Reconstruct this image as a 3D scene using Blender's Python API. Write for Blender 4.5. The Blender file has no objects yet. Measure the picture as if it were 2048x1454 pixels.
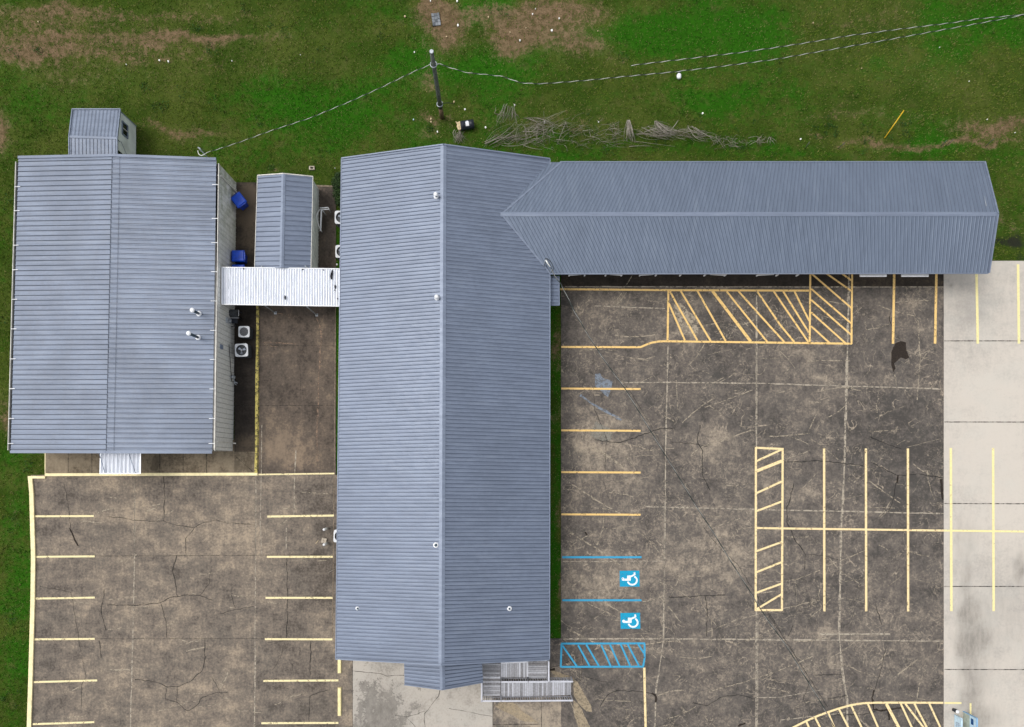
import bpy, math, random
import numpy as np
from mathutils import Vector
random.seed(7); rng = np.random.default_rng(7)
R = math.radians
scene = bpy.context.scene
col = scene.collection

# ---------------------------------------------------------------- camera, world, sun, exposure
H = 47.5            # metres above the ground
S = 0.033           # metres per photo pixel on the ground
NX, NY = 1000.0, 940.0   # the point of the plan straight below the drone
cam_d = bpy.data.cameras.new("camera"); cam = bpy.data.objects.new("camera", cam_d); col.objects.link(cam)
cam.location = (0, 0, H); cam.rotation_euler = (0, 0, 0)
cam_d.sensor_width = 36; cam_d.lens = 36 * (H / S) / 2048
cam_d.shift_x = (1024 - NX) / 2048; cam_d.shift_y = (NY - 727) / 2048
cam_d.clip_start = 0.5; cam_d.clip_end = 3000
scene.camera = cam
sun_vec = Vector((-0.50, 0.15, 1.0)).normalized()
elev = math.asin(sun_vec.z); az = math.atan2(sun_vec.x, sun_vec.y)
w = bpy.data.worlds.new("World"); scene.world = w; w.use_nodes = True
nt = w.node_tree; nt.nodes.clear()
sky = nt.nodes.new('ShaderNodeTexSky'); sky.sky_type = 'NISHITA'; sky.sun_disc = False
sky.sun_elevation = elev; sky.sun_rotation = az; sky.air_density = 1.0; sky.dust_density = 4.0; sky.ozone_density = 1.0
hs = nt.nodes.new('ShaderNodeHueSaturation'); hs.inputs['Saturation'].default_value = 0.30
bg = nt.nodes.new('ShaderNodeBackground'); bg.inputs['Strength'].default_value = 0.15
wo = nt.nodes.new('ShaderNodeOutputWorld')
nt.links.new(sky.outputs[0], hs.inputs['Color']); nt.links.new(hs.outputs[0], bg.inputs[0]); nt.links.new(bg.outputs[0], wo.inputs[0])
sun_d = bpy.data.lights.new("sun", 'SUN'); sun_d.energy = 0.72; sun_d.angle = R(22); sun_d.color = (1.0, 0.965, 0.92)
sun = bpy.data.objects.new("sun", sun_d); col.objects.link(sun)
sun.rotation_euler = (-sun_vec).to_track_quat('-Z', 'Y').to_euler()
scene.view_settings.view_transform = 'Standard'; scene.view_settings.look = 'None'
scene.view_settings.exposure = 0.40; scene.view_settings.gamma = 1.0
scene.view_settings.use_curve_mapping = False

# ---------------------------------------------------------------- helpers
def W(px, py, z=0.0):
    k = S * (H - z) / H
    return Vector(((px - NX) * k, -(py - NY) * k, z))

def tag(o, label=None, cat=None, group=None, kind=None):
    if label: o['label'] = label
    if cat: o['category'] = cat
    if group: o['group'] = group
    if kind: o['kind'] = kind
    return o

def empty(name, loc, label, cat, group=None, rz=0):
    o = bpy.data.objects.new(name, None); col.objects.link(o)
    o.location = loc; o.rotation_euler.z = rz; o.empty_display_size = .3
    return tag(o, label, cat, group)

def copy_tree(o, parent=None):
    c = o.copy(); col.objects.link(c)
    if parent: c.parent = parent
    for ch in list(o.children): copy_tree(ch, c)
    return c

class MB:
    def __init__(s): s.v = []; s.f = []; s.m = []; s.sh = []; s.smooth = []
    def face(s, pts, m=0, sh=.5, smooth=False):
        i = len(s.v); s.v.extend([tuple(p) for p in pts]); s.f.append(tuple(range(i, i + len(pts))))
        s.m.append(m); s.sh.append(sh); s.smooth.append(smooth)
    def box(s, x0, y0, z0, x1, y1, z1, m=0, sh=.5):
        s.hexa([(x0,y0,z0),(x1,y0,z0),(x1,y1,z0),(x0,y1,z0)], [(x0,y0,z1),(x1,y0,z1),(x1,y1,z1),(x0,y1,z1)], m, sh)
    def hexa(s, b, t, m=0, sh=.5):
        i = len(s.v); n = len(b); s.v.extend([tuple(p) for p in b]); s.v.extend([tuple(p) for p in t])
        fs = [tuple(i + k for k in reversed(range(n))), tuple(i + n + k for k in range(n))]
        for k in range(n):
            k2 = (k + 1) % n; fs.append((i + k, i + k2, i + n + k2, i + n + k))
        s.f += fs; s.m += [m] * len(fs); s.sh += [sh] * len(fs); s.smooth += [False] * len(fs)
    def prism(s, poly, z0, z1, m=0, sh=.5):      # poly: list of (x, y) counter-clockwise
        a = sum(poly[k][0] * poly[(k + 1) % len(poly)][1] - poly[(k + 1) % len(poly)][0] * poly[k][1] for k in range(len(poly)))
        if a < 0: poly = poly[::-1]
        s.hexa([(x, y, z0) for x, y in poly], [(x, y, z1) for x, y in poly], m, sh)
    def beam(s, a, b, wd, ht, m=0, sh=.5):
        a = Vector(a); b = Vector(b); d = (b - a).normalized()
        up = Vector((0, 0, 1)) if abs(d.z) < .95 else Vector((0, 1, 0))
        x = d.cross(up).normalized() * wd / 2; y = x.cross(d).normalized() * ht / 2
        s.hexa([a - x - y, a + x - y, a + x + y, a - x + y][::-1], [b - x - y, b + x - y, b + x + y, b - x + y][::-1], m, sh)
    def tube(s, pts, r, n=8, m=0, sh=.5, cap=True, smooth=True):
        pts = [Vector(p) for p in pts]; rr = r if isinstance(r, (list, tuple)) else [r] * len(pts)
        i0 = len(s.v); prev = None
        for k, p in enumerate(pts):
            d = (pts[min(k + 1, len(pts) - 1)] - pts[max(k - 1, 0)]).normalized()
            if prev is None:
                up = Vector((0, 0, 1)) if abs(d.z) < .9 else Vector((1, 0, 0))
                x = d.cross(up).normalized()
            else:
                x = (prev - d * prev.dot(d)).normalized()
            prev = x; y = d.cross(x)
            for j in range(n):
                a = 2 * math.pi * j / n; s.v.append(tuple(p + (x * math.cos(a) + y * math.sin(a)) * rr[k]))
        for k in range(len(pts) - 1):
            for j in range(n):
                j2 = (j + 1) % n; a = i0 + k * n
                s.f.append((a + j, a + j2, a + n + j2, a + n + j)); s.m.append(m); s.sh.append(sh); s.smooth.append(smooth)
        if cap:
            s.f.append(tuple(i0 + j for j in reversed(range(n)))); s.m.append(m); s.sh.append(sh); s.smooth.append(False)
            e = i0 + (len(pts) - 1) * n
            s.f.append(tuple(e + j for j in range(n))); s.m.append(m); s.sh.append(sh); s.smooth.append(False)
    def strip(s, pts, wd, z, m=0, sh=.5, px=True, jitter=0.0):   # flat band along a polyline
        P = [W(a, b, 0) if px else Vector((a, b, 0)) for a, b in pts]
        wds = wd if isinstance(wd, (list, tuple)) else [wd] * len(P)
        L = []; Rr = []
        for k, p in enumerate(P):
            d = (P[min(k + 1, len(P) - 1)] - P[max(k - 1, 0)]); d.z = 0; d.normalize()
            nrm = Vector((-d.y, d.x, 0)); h = wds[k] / 2
            if jitter: h *= 1 + random.uniform(-jitter, jitter)
            L.append((p.x + nrm.x * h, p.y + nrm.y * h, z)); Rr.append((p.x - nrm.x * h, p.y - nrm.y * h, z))
        for k in range(len(P) - 1):
            s.face([Rr[k], Rr[k + 1], L[k + 1], L[k]], m, sh)
    def build(s, name, mats, parent=None, loc=None):
        me = bpy.data.meshes.new(name); me.from_pydata(s.v, [], s.f)
        mats = mats if isinstance(mats, (list, tuple)) else [mats]
        for m in mats: me.materials.append(m)
        me.polygons.foreach_set('material_index', s.m); me.polygons.foreach_set('use_smooth', s.smooth)
        a = me.attributes.new('shade', 'FLOAT', 'FACE'); a.data.foreach_set('value', s.sh)
        me.update()
        o = bpy.data.objects.new(name, me); col.objects.link(o)
        if parent is not None:
            o.parent = parent
        if loc is not None: o.location = loc
        return o

def local(o):   # world coordinates -> coordinates of a thing's Empty (translation only)
    L = Vector(o.location)
    return lambda p: Vector(p) - L

# ---------------------------------------------------------------- materials
class NT:
    def __init__(s, name):
        s.mat = bpy.data.materials.new(name); s.mat.use_nodes = True; s.t = s.mat.node_tree
        s.b = s.t.nodes['Principled BSDF']; s.pos = s.t.nodes.new('ShaderNodeNewGeometry').outputs['Position']
    def _in(s, sock, v):
        if isinstance(v, bpy.types.NodeSocket): s.t.links.new(v, sock)
        elif v is not None: sock.default_value = v
    def math(s, op, a, b=None, c=None, clamp=False):
        n = s.t.nodes.new('ShaderNodeMath'); n.operation = op; n.use_clamp = clamp
        s._in(n.inputs[0], a); s._in(n.inputs[1], b)
        if c is not None: s._in(n.inputs[2], c)
        return n.outputs[0]
    def noise(s, scale, detail=4, rough=.55, dist=0, stretch=None, vec=None, off=0):
        n = s.t.nodes.new('ShaderNodeTexNoise'); n.inputs['Scale'].default_value = scale
        n.inputs['Detail'].default_value = detail; n.inputs['Roughness'].default_value = rough; n.inputs['Distortion'].default_value = dist
        v = vec or s.pos
        if stretch or off:
            m = s.t.nodes.new('ShaderNodeMapping'); m.inputs['Scale'].default_value = stretch or (1, 1, 1)
            m.inputs['Location'].default_value = (off, off * .7, off * .3)
            s.t.links.new(v, m.inputs[0]); v = m.outputs[0]
        s.t.links.new(v, n.inputs['Vector']); return n.outputs[0]
    def map(s, v, a, b, c=0., d=1.):
        n = s.t.nodes.new('ShaderNodeMapRange'); n.interpolation_type = 'SMOOTHSTEP'
        s._in(n.inputs[0], v); n.inputs[1].default_value = a; n.inputs[2].default_value = b
        n.inputs[3].default_value = c; n.inputs[4].default_value = d; return n.outputs[0]
    def mix(s, f, a, b, mode='MIX'):
        n = s.t.nodes.new('ShaderNodeMix'); n.data_type = 'RGBA'; n.blend_type = mode
        s._in(n.inputs[0], f)
        for i, v in ((6, a), (7, b)):
            if isinstance(v, tuple): v = (*v, 1) if len(v) == 3 else v
            s._in(n.inputs[i], v)
        return n.outputs[2]
    def attr(s, name):
        n = s.t.nodes.new('ShaderNodeAttribute'); n.attribute_name = name; return n.outputs['Fac']
    def bump(s, h, strength=.3, dist=.02):
        n = s.t.nodes.new('ShaderNodeBump'); n.inputs['Strength'].default_value = strength; n.inputs['Distance'].default_value = dist
        s.t.links.new(h, n.inputs['Height']); s.t.links.new(n.outputs[0], s.b.inputs['Normal'])
    def out(s, color=None, rough=None, metal=None, spec=None):
        if color is not None:
            if isinstance(color, tuple): color = (*color, 1)
            s._in(s.b.inputs['Base Color'], color)
        s._in(s.b.inputs['Roughness'], rough); s._in(s.b.inputs['Metallic'], metal)
        s._in(s.b.inputs['Specular IOR Level'], spec); return s.mat

def simple(name, c, rough=.6, metal=0., var=.2, scale=3., spec=.3):
    m = NT(name); n = m.noise(scale, 5, .6)
    f = m.map(n, .3, .7)
    return m.out(m.mix(f, tuple(x * (1 - var) for x in c), tuple(min(1, x * (1 + var)) for x in c)), rough, metal, spec)

def shaded(name, c0, c1, rough=.8, fine=20., stretch=None, metal=0.):
    m = NT(name); f = m.attr('shade'); n = m.noise(fine, 4, .6, stretch=stretch)
    f2 = m.math('ADD', f, m.math('MULTIPLY', m.math('SUBTRACT', n, .5), .9), clamp=True)
    return m.out(m.mix(f2, c0, c1), rough, metal, .3)

def roof_mat(name, c, rough=.42, metal=.35, dirt=.25, st=(.25, 3.2, 1)):
    m = NT(name); k = m.noise(1.3, 5, .7, stretch=st, off=33); sc = m.noise(2.0, 3, .8, stretch=tuple(4 * q for q in st), off=50)
    a = m.noise(.35, 5, .6); b = m.noise(3.5, 4, .65, stretch=(1, 1, 1)); 
    f = m.map(m.math('ADD', m.math('MULTIPLY', a, .6), m.math('MULTIPLY', b, .4)), .35, .66)
    cc = m.mix(f, tuple(x * (1 - dirt * .45) for x in c), tuple(x * (1 + dirt * .30) for x in c))
    cc = m.mix(m.map(k, .38, .72, 0, .55), cc, tuple(x * .74 for x in c)); cc = m.mix(m.map(k, .50, .30, 0, .5), cc, tuple(x * y for x, y in zip(c, (1.22, 1.18, 1.10))))
    cc = m.mix(m.map(sc, .66, .80, 0, .30), cc, tuple(x * y for x, y in zip(c, (.75, .70, .62))))
    sp = m.map(m.noise(9, 3, .6), .68, .76, 0, .25)
    cc = m.mix(sp, cc, tuple(x * .6 for x in c))
    return m.out(cc, m.map(b, .3, .7, rough - .05, rough + .07), metal, .5)

M = {}
M['roof'] = roof_mat('blue grey roof metal', (.168, .203, .272), .44, .22)
M['roof_w'] = roof_mat('blue grey roof metal, wing', (.145, .180, .240), .40, .26, .12, (3.2, .25, 1))
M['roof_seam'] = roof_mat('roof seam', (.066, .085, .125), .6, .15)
M['roof2'] = roof_mat('grey roof metal', (.176, .211, .278), .52, .14, .5)
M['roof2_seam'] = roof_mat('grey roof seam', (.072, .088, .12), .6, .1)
M['ridge'] = roof_mat('ridge cap metal', (.195, .232, .305), .46, .22, .15)
def galv():
    m = NT('galvanised corrugated sheet')
    st = m.noise(2.2, 5, .65, stretch=(6, .5, 1)); st2 = m.noise(7, 4, .7, off=13)
    f = m.map(st, .45, .72, 0, .7)
    cc = m.mix(f, (.78, .81, .86), (.46, .50, .56))
    cc = m.mix(m.map(st2, .60, .72, 0, .6), cc, (.62, .64, .66))
    return m.out(cc, .34, .35, .5)
M['galv'] = galv()
M['galv_dark'] = simple('dark galvanised valley', (.30, .32, .36), .5, .3, .3, 4)  # darker facet along the bottom of each corrugation
def wallm():
    m = NT('pale wall panel'); n = m.noise(1.6, 6, .65); n2 = m.noise(6, 4, .6)
    sep = m.t.nodes.new('ShaderNodeSeparateXYZ'); m.t.links.new(m.pos, sep.inputs[0])
    north = m.map(sep.outputs[1], 9.0, 19.5, 0, 1)
    mil = m.math('MULTIPLY', m.map(m.math('ADD', n, m.math('MULTIPLY', n2, .3)), .52, .80), north)
    cc = m.mix(m.map(n2, .3, .7), (.66, .655, .61), (.78, .77, .72))
    cc = m.mix(m.math('MULTIPLY', mil, .7), cc, (.24, .26, .16))
    return m.out(cc, .6, 0, .3)
M['wall'] = wallm()
M['wall_seam'] = simple('wall seam', (.33, .32, .28), .7)
M['cream'] = simple('cream trim', (.62, .60, .54), .5, 0, .15)
M['white'] = simple('white paint', (.78, .79, .80), .4, 0, .08)
M['shed_white'] = simple('white shed siding', (.76, .80, .77), .6, 0, .15, 1.2)
M['dark'] = simple('dark void', (.012, .013, .016), .8)
M['black'] = simple('black plastic', (.018, .022, .032), .35, 0, .3, 6)
M['pipe_dark'] = simple('dark pipe', (.05, .075, .095), .5, .3)
M['bin'] = simple('blue bin plastic', (.004, .065, .52), .38, 0, .18, 5, .45)
M['bin_dark'] = simple('darker blue bin plastic', (.004, .035, .30), .42, 0, .2, 5, .45)
M['ac_top'] = simple('light grey enamel', (.62, .64, .66), .45, 0, .12, 8)
M['ac_body'] = simple('dark grey condenser fins', (.06, .065, .07), .6, .3, .3, 12)
M['grille'] = simple('grille wire', (.30, .31, .33), .4, .6)
M['blade'] = simple('fan blade', (.30, .33, .38), .4, .5)
M['steel'] = simple('galvanised steel', (.40, .43, .46), .45, .5, .25, 6)
M['pole_wood'] = simple('weathered pole wood', (.10, .11, .095), .85, 0, .45, 7)
M['pole_low'] = simple('brown pole butt', (.15, .10, .06), .85, 0, .3, 7)
M['wire_bare'] = simple('bare aluminium wire', (.80, .80, .74), .4, .2, .1)
M['wire_grey'] = simple('dull bare wire', (.30, .30, .28), .5, .2, .2)
M['wire_black'] = simple('black insulated wire', (.022, .03, .026), .5)
M['wood'] = shaded('weathered deck boards', (.17, .165, .165), (.55, .56, .60), .85, 9., (1, 1, 1))
M['brush'] = shaded('dead branches', (.10, .082, .06), (.44, .41, .35), .9, 6.)
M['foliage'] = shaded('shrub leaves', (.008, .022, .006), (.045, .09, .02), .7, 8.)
M['foliage_light'] = shaded('weed leaves', (.008, .035, .004), (.045, .12, .012), .8, 8.)
M['stop'] = simple('yellow wheel stop paint', (.80, .69, .36), .7, 0, .12, 4)
M['foam'] = simple('yellowed foam', (.72, .58, .34), .8, 0, .3, 8)
M['litter'] = simple('white litter', (.80, .80, .76), .7, 0, .15, 9)
M['litter_tan'] = simple('tan litter', (.50, .40, .24), .8, 0, .3, 9)
M['concrete'] = simple('old concrete', (.40, .35, .28), .9, 0, .3, 5)
M['patch_rim'] = simple('stained slab rim', (.19, .15, .11), .9, 0, .4, 5)
M['bollard'] = simple('bollard paint', (.58, .58, .55), .7, 0, .25, 9)
M['yellow'] = simple('yellow plastic', (.60, .38, .02), .5)
M['pallet'] = shaded('grey broken slab', (.07, .08, .09), (.26, .28, .30), .9, 14.)
M['sign_blue'] = simple('pale blue sign face', (.50, .66, .76), .5, 0, .1, 6)
M['sign_rim'] = simple('blue sign frame', (.22, .38, .55), .5)
M['sign_navy'] = simple('deep blue print', (.004, .06, .20), .5)
M['sign_green'] = simple('grey green panel', (.42, .46, .38), .6)
M['frame_grey'] = simple('blue grey window frame', (.20, .24, .31), .5)
gl = NT('window glass'); M['glass'] = gl.out((.012, .014, .018), .08, 0, .6)

def pave_mat(name, dark, mid, tan, veins=.6, stretch=(1, 1, 1), contrast=1.0, seed=0, bumps=.25, soft=.0):
    m = NT(name)
    big = m.noise(.16, 6, .62, .4, off=seed)
    med = m.noise(1.15, 7, .68, .15, stretch=stretch, off=seed + 3)
    fin = m.noise(7., 5, .7, off=seed + 5)
    mid2 = m.noise(2.3, 6, .72, .1, stretch=(stretch[1] * 1.25, stretch[0] * .7, 1), off=seed + 14)
    gr = m.noise(38., 3, .7, off=seed + 9)
    t = m.attr('tan'); k = m.attr('stain')
    v = m.math('MULTIPLY', m.math('SUBTRACT', big, .5), 1.7 * contrast)
    v = m.math('ADD', v, m.math('MULTIPLY', m.math('SUBTRACT', med, .5), 1.9 * contrast))
    v = m.math('ADD', v, m.math('MULTIPLY', m.math('SUBTRACT', fin, .5), 1.6 * contrast))
    v = m.math('ADD', v, m.math('MULTIPLY', m.math('SUBTRACT', mid2, .5), 1.15 * contrast))
    v = m.math('ADD', v, m.math('MULTIPLY', m.math('SUBTRACT', gr, .5), .55 * contrast))
    v = m.math('ADD', m.math('ADD', v, .36), t)
    cc = m.mix(m.map(v, 0.05, .50), dark, mid)
    cc = m.mix(m.map(v, .40, 1.22), cc, tan)
    hue = m.map(m.noise(.55, 4, .6, off=seed + 20), .45, .65, 0, .28)
    cc = m.mix(hue, cc, m.mix(.5, cc, tuple(x * y for x, y in zip(mid, (.88, .98, 1.02)))))
    if veins:
        for sc, of, wd, am in ((.42, 31, .011, .55), (.85, 47, .016, .42), (1.7, 59, .03, .32)):
            n = m.noise(sc, 3, .5, 1.6, off=seed + of)
            r = m.map(m.math('ABSOLUTE', m.math('SUBTRACT', n, .5)), 0, wd, 1, 0)
            msk = m.map(m.noise(.5, 4, .6, off=seed + of + 4), .46, .62)
            f = m.math('MULTIPLY', m.math('MULTIPLY', r, msk), m.math('MULTIPLY', m.map(fin, .3, .6), am * veins))
            cc = m.mix(f, cc, tan)
    ap = 2.3 if 'apron' in name else 1.0
    sn = m.math('ADD', k, m.math('MULTIPLY', m.math('SUBTRACT', med, .5), 1.1 * ap))
    sn = m.math('ADD', sn, m.math('MULTIPLY', m.math('SUBTRACT', mid2, .5), 1.6 if ap > 1 else 0))
    sn = m.math('ADD', sn, m.math('MULTIPLY', m.math('SUBTRACT', fin, .5), .7 * ap))
    f = m.map(sn, .45 - soft, .62 + soft, 0, .80 - soft * .3)
    cc = m.mix(f, cc, m.mix(m.map(mid2, .35, .65), tuple(x * .26 for x in mid), tuple(x * .50 for x in mid)))
    # pits and pale aggregate chips
    vo = m.t.nodes.new('ShaderNodeTexVoronoi'); vo.inputs['Scale'].default_value = 5.5; m.t.links.new(m.pos, vo.inputs['Vector'])
    cc = m.mix(m.map(vo.outputs['Distance'], .05, .085, .45, 0), cc, tuple(x * .5 for x in dark))
    m.bump(m.math('ADD', fin, gr), bumps, .01)
    return m.out(cc, .9, 0, .25)
M['lot_left'] = pave_mat('weathered lot, left', (.074, .062, .051), (.148, .124, .101), (.355, .285, .205), .25, (.7, 1.25, 1), .84, 2)
M['lot_right'] = pave_mat('weathered lot, right', (.062, .056, .050), (.118, .102, .088), (.36, .30, .225), 1.9, (.9, 1.1, 1), .74, 40)
M['alley'] = pave_mat('moist alley concrete', (.050, .040, .032), (.098, .078, .062), (.24, .18, .125), .2, (1.3, .6, 1), .8, 80)
M['damp_shade'] = pave_mat('dark concrete with painted shade', (.020, .016, .013), (.036, .029, .023), (.105, .080, .055), .15, (.6, 1.3, 1), .7, 95)  # moist brown concrete with eave and wall shade painted into its colour
M['walk'] = pave_mat('brown walkway concrete', (.10, .078, .052), (.215, .172, .118), (.36, .29, .20), 0, (.8, 1, 1), .62, 110)
M['apron'] = pave_mat('pale apron concrete', (.24, .22, .19), (.42, .385, .335), (.56, .51, .43), .0, (1, 1, 1), .45, 150, .25, .07)
M['slab_new'] = pave_mat('new pale slab', (.35, .325, .29), (.53, .485, .42), (.62, .57, .50), 0, (.6, 1, 1), .26, 190, .1, .38)
def paint(name, c, wear=.3, seed=0):
    m = NT(name); n = m.noise(5, 6, .7, off=seed); g = m.noise(30, 3, .7, off=seed + 3)
    v = m.math('ADD', n, m.math('MULTIPLY', m.math('SUBTRACT', g, .5), .5))
    al = m.map(v, .66 - wear * .3, .74 - wear * .3, 1, .25)
    cc = m.mix(m.map(n, .3, .7), tuple(x * .86 for x in c), c)
    m._in(m.b.inputs['Alpha'], al); return m.out(cc, .75, 0, .3)
M['p_cream'] = paint('cream line paint', (.86, .745, .42), .34, 1)
M['p_yellow'] = paint('amber line paint', (.86, .58, .22), .34, 2)
M['p_peach'] = paint('peach line paint', (.88, .69, .37), .32, 8)
M['p_yellow2'] = paint('yellow line paint on slab', (.84, .74, .36), .2, 3)
M['p_worn'] = paint('worn yellow kerb paint', (.62, .52, .15), .62, 4)
M['p_blue'] = paint('blue line paint', (.045, .33, .54), .2, 5)
M['p_sym'] = paint('blue symbol paint', (.006, .32, .52), .30, 6)
M['p_white'] = paint('white symbol paint', (.80, .86, .88), .22, 7)
M['kerb_cream'] = simple('cream kerb paint', (.83, .72, .42), .8, 0, .13, 3)
def crackm():
    m = NT('crack'); n = m.noise(6, 4, .7)
    m._in(m.b.inputs['Alpha'], m.map(n, .36, .56, .50, 1.0)); return m.out((.030, .029, .027), .95, 0, .1)
M['crack'] = crackm()
def jointm(name, c, a0, a1, lo=.42, hi=.6):
    m = NT(name); n = m.noise(4, 5, .7); m._in(m.b.inputs['Alpha'], m.map(n, lo, hi, a0, a1)); return m.out(c, .95, 0, .1)
M['joint_tan'] = jointm('sandy joint', (.40, .35, .275), .30, .92, .38, .58)
M['joint_dark'] = jointm('dark joint', (.045, .042, .037), .30, .85)
M['streak_tan'] = jointm('tan scuff', (.38, .325, .245), .05, .85, .38, .56)
M['streak_blue'] = jointm('faded blue paint scuff', (.24, .28, .33), .25, .75, .3, .6)
M['patch_pale'] = jointm('pale patch', (.27, .255, .215), .3, .75, .3, .6)
M['patch_sand'] = jointm('sand wash', (.40, .325, .22), .35, .8, .3, .65)
M['oil'] = jointm('oil stain', (.034, .027, .022), .86, 1.0)
M['rust'] = jointm('rusty streak', (.30, .21, .15), .1, .75)

# grass ground
def grassm():
    m = NT('grass and soil')
    d = m.attr('dirt'); wv = m.attr('wet')
    n1 = m.noise(.30, 6, .65, .3); n2 = m.noise(2.2, 6, .7, off=9); n3 = m.noise(13, 4, .75, off=20)
    l = m.attr('lush')
    l = m.math('ADD', l, m.math('MULTIPLY', m.math('SUBTRACT', n2, .5), 1.2))
    g = m.mix(m.map(n1, .36, .64), (.040, .072, .010), (.085, .108, .022))
    g = m.mix(m.map(l, .25, .80), g, (.026, .118, .006))
    g = m.mix(m.map(m.noise(.8, 5, .6, off=50), .55, .72, 0, .6), g, (.105, .105, .035))
    g = m.mix(m.map(n3, .35, .70), m.mix(.45, g, (.018, .038, .006)), g)
    s = m.mix(m.map(n2, .35, .65), (.135, .080, .052), (.255, .160, .105))
    s = m.mix(m.map(n3, .35, .62, .5, 0), s, (.06, .045, .025))
    f = m.math('ADD', d, m.math('MULTIPLY', m.math('SUBTRACT', n2, .5), 1.5))
    f = m.math('ADD', f, m.math('MULTIPLY', m.math('SUBTRACT', n3, .5), 1.3))
    cc = m.mix(m.map(f, .28, .90, 0, .78), g, s)
    f = m.math('ADD', wv, m.math('MULTIPLY', m.math('SUBTRACT', n2, .5), .9))
    cc = m.mix(m.map(f, .35, .75, 0, .9), cc, (.022, .021, .019))
    m.bump(m.math('ADD', n2, n3), .7, .06)
    return m.out(cc, 1.0, 0, .0)
M['grass'] = grassm()
def bladem():
    m = NT('grass blades'); a = m.attr('tint'); n1 = m.noise(.35, 5, .6, off=4)
    l = m.math('ADD', m.attr('lush'), m.math('MULTIPLY', m.math('SUBTRACT', m.noise(2.2, 6, .7, off=9), .5), 1.0))
    c = m.mix(m.map(n1, .38, .62), (.060, .125, .011), (.125, .175, .024))
    c = m.mix(m.map(l, .25, .80), c, (.032, .158, .008))
    c = m.mix(m.map(m.noise(.9, 5, .65, off=61), .55, .70, 0, .85), c, (.013, .040, .006))
    c = m.mix(m.map(a, .0, .25, .7, 0), c, (.024, .052, .008))
    c = m.mix(m.map(a, .80, 1.0, 0, .8), c, (.30, .25, .11))
    return m.out(c, .9, 0, .0)
M['blades'] = bladem()

# ---------------------------------------------------------------- numpy noise for the wear maps
def vnoise(x, y, seed):
    xi = np.floor(x).astype(np.int64); yi = np.floor(y).astype(np.int64); xf = x - xi; yf = y - yi
    def h(a, b):
        v = (a * 374761393 + b * 668265263 + seed * 1442695041) & 0xffffffff
        v = ((v ^ (v >> 13)) * 1274126177) & 0xffffffff
        return ((v ^ (v >> 16)) & 0xffff) / 65535.0
    u = xf * xf * (3 - 2 * xf); v = yf * yf * (3 - 2 * yf)
    return (h(xi, yi) * (1 - u) + h(xi + 1, yi) * u) * (1 - v) + (h(xi, yi + 1) * (1 - u) + h(xi + 1, yi + 1) * u) * v
def fbm(x, y, seed, o=4):
    s = 0; a = .5; t = 0
    for k in range(o):
        s = s + a * vnoise(x * 2 ** k, y * 2 ** k, seed + k * 17); t += a; a *= .55
    return s / t
def blobs(px, py, L, warp=30, seed=1):
    wx = px + (fbm(px / 60, py / 60, seed) - .5) * 2 * warp; wy = py + (fbm(px / 60, py / 60, seed + 9) - .5) * 2 * warp
    out = np.zeros_like(px, dtype=float)
    for cx, cy, rx, ry, s in L:
        d = ((wx - cx) / rx) ** 2 + ((wy - cy) / ry) ** 2
        out = out + s * np.exp(-d * 1.1)
    return out

DIRT = [(250,95,290,80,.16),(150,180,160,40,.12),(500,60,260,60,.14),(1650,60,260,60,.1),(70,40,170,46,.52),(330,28,220,12,.38),(100,15,140,8,.3),(120,75,150,8,.25),(60,100,110,28,.5),(440,68,150,10,.5),(330,80,150,16,.35),(240,105,190,12,.3),
        (870,15,60,34,.9),(888,75,36,52,.8),(855,170,26,38,.6),(1095,58,115,66,.72),(1150,15,120,28,.45),(1170,90,70,24,.4),(960,25,50,24,.3),(1015,85,60,30,.6),(1240,118,34,18,.35),
        (2000,252,120,24,.85),(1760,288,150,9,.6),(1950,285,160,8,.7),(1700,232,160,13,.42),(1760,40,190,34,.28),(1850,150,260,60,.26),(-5,262,34,40,1.1),
        (330,262,60,12,.55),(420,262,80,13,.55),(30,115,60,16,.3),(1050,245,170,24,.35),(1160,215,80,20,.3),(862,240,34,16,.55),(556,345,16,8,.7),(860,275,40,14,.5),
        (2030,445,30,14,.5),(1990,440,20,30,.5),(5,835,24,40,.8),(20,1010,10,60,.25),(560,140,260,30,.22),(1240,255,120,16,.3),(1640,268,40,8,.5),
        (1114,690,9,50,.8),(1113,830,9,30,.6),(1114,1030,9,50,.75),(1114,1180,9,60,.8),(1110,900,6,12,.6),(1000,30,60,30,.4),(120,150,160,40,.22)]
WET = [(2038,478,26,24,.7),(1995,482,34,12,.55),(2044,515,20,14,.5),(1960,470,30,40,.4),(490,360,40,6,.2)]
LUSH = [(980,150,130,60,.45),(960,20,60,25,.6),(1420,60,200,60,.55),(1450,190,200,50,.45),(1960,40,160,50,.55),(1560,300,700,18,.3),(560,190,140,60,.3),(760,250,120,60,.35),(1110,900,20,400,.5),(670,900,20,500,.5),(30,1200,40,400,.25),(840,90,50,60,.4),
        (250,40,240,50,-.35),(500,110,300,30,-.2),(300,250,200,30,-.25),(1750,180,250,50,-.2),(1800,60,120,40,-.15),(20,550,20,300,-.1)]
def lushmap(px, py): return .30 + (fbm(px / 110, py / 70, 123) - .5) * .9 + blobs(px, py, LUSH, 30, 14)
def expand(a, b, n, out, m):
    c = np.linspace(a, b, n); g = np.cumsum(np.geomspace(.5, 120, m)); g = g / g[-1] * out
    return np.concatenate([a - g[::-1], c, b + g])
xs = expand(-36, 37, 330, 900, 16); ys = expand(-20, 34, 244, 900, 16)
X, Y = np.meshgrid(xs, ys); PX = X / S + NX; PY = NY - Y / S
dirt = blobs(PX, PY, DIRT, 26, 3); wet = blobs(PX, PY, WET, 8, 8)
Z = (fbm(X / 3, Y / 3, 5) - .5) * .05 - .04
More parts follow.
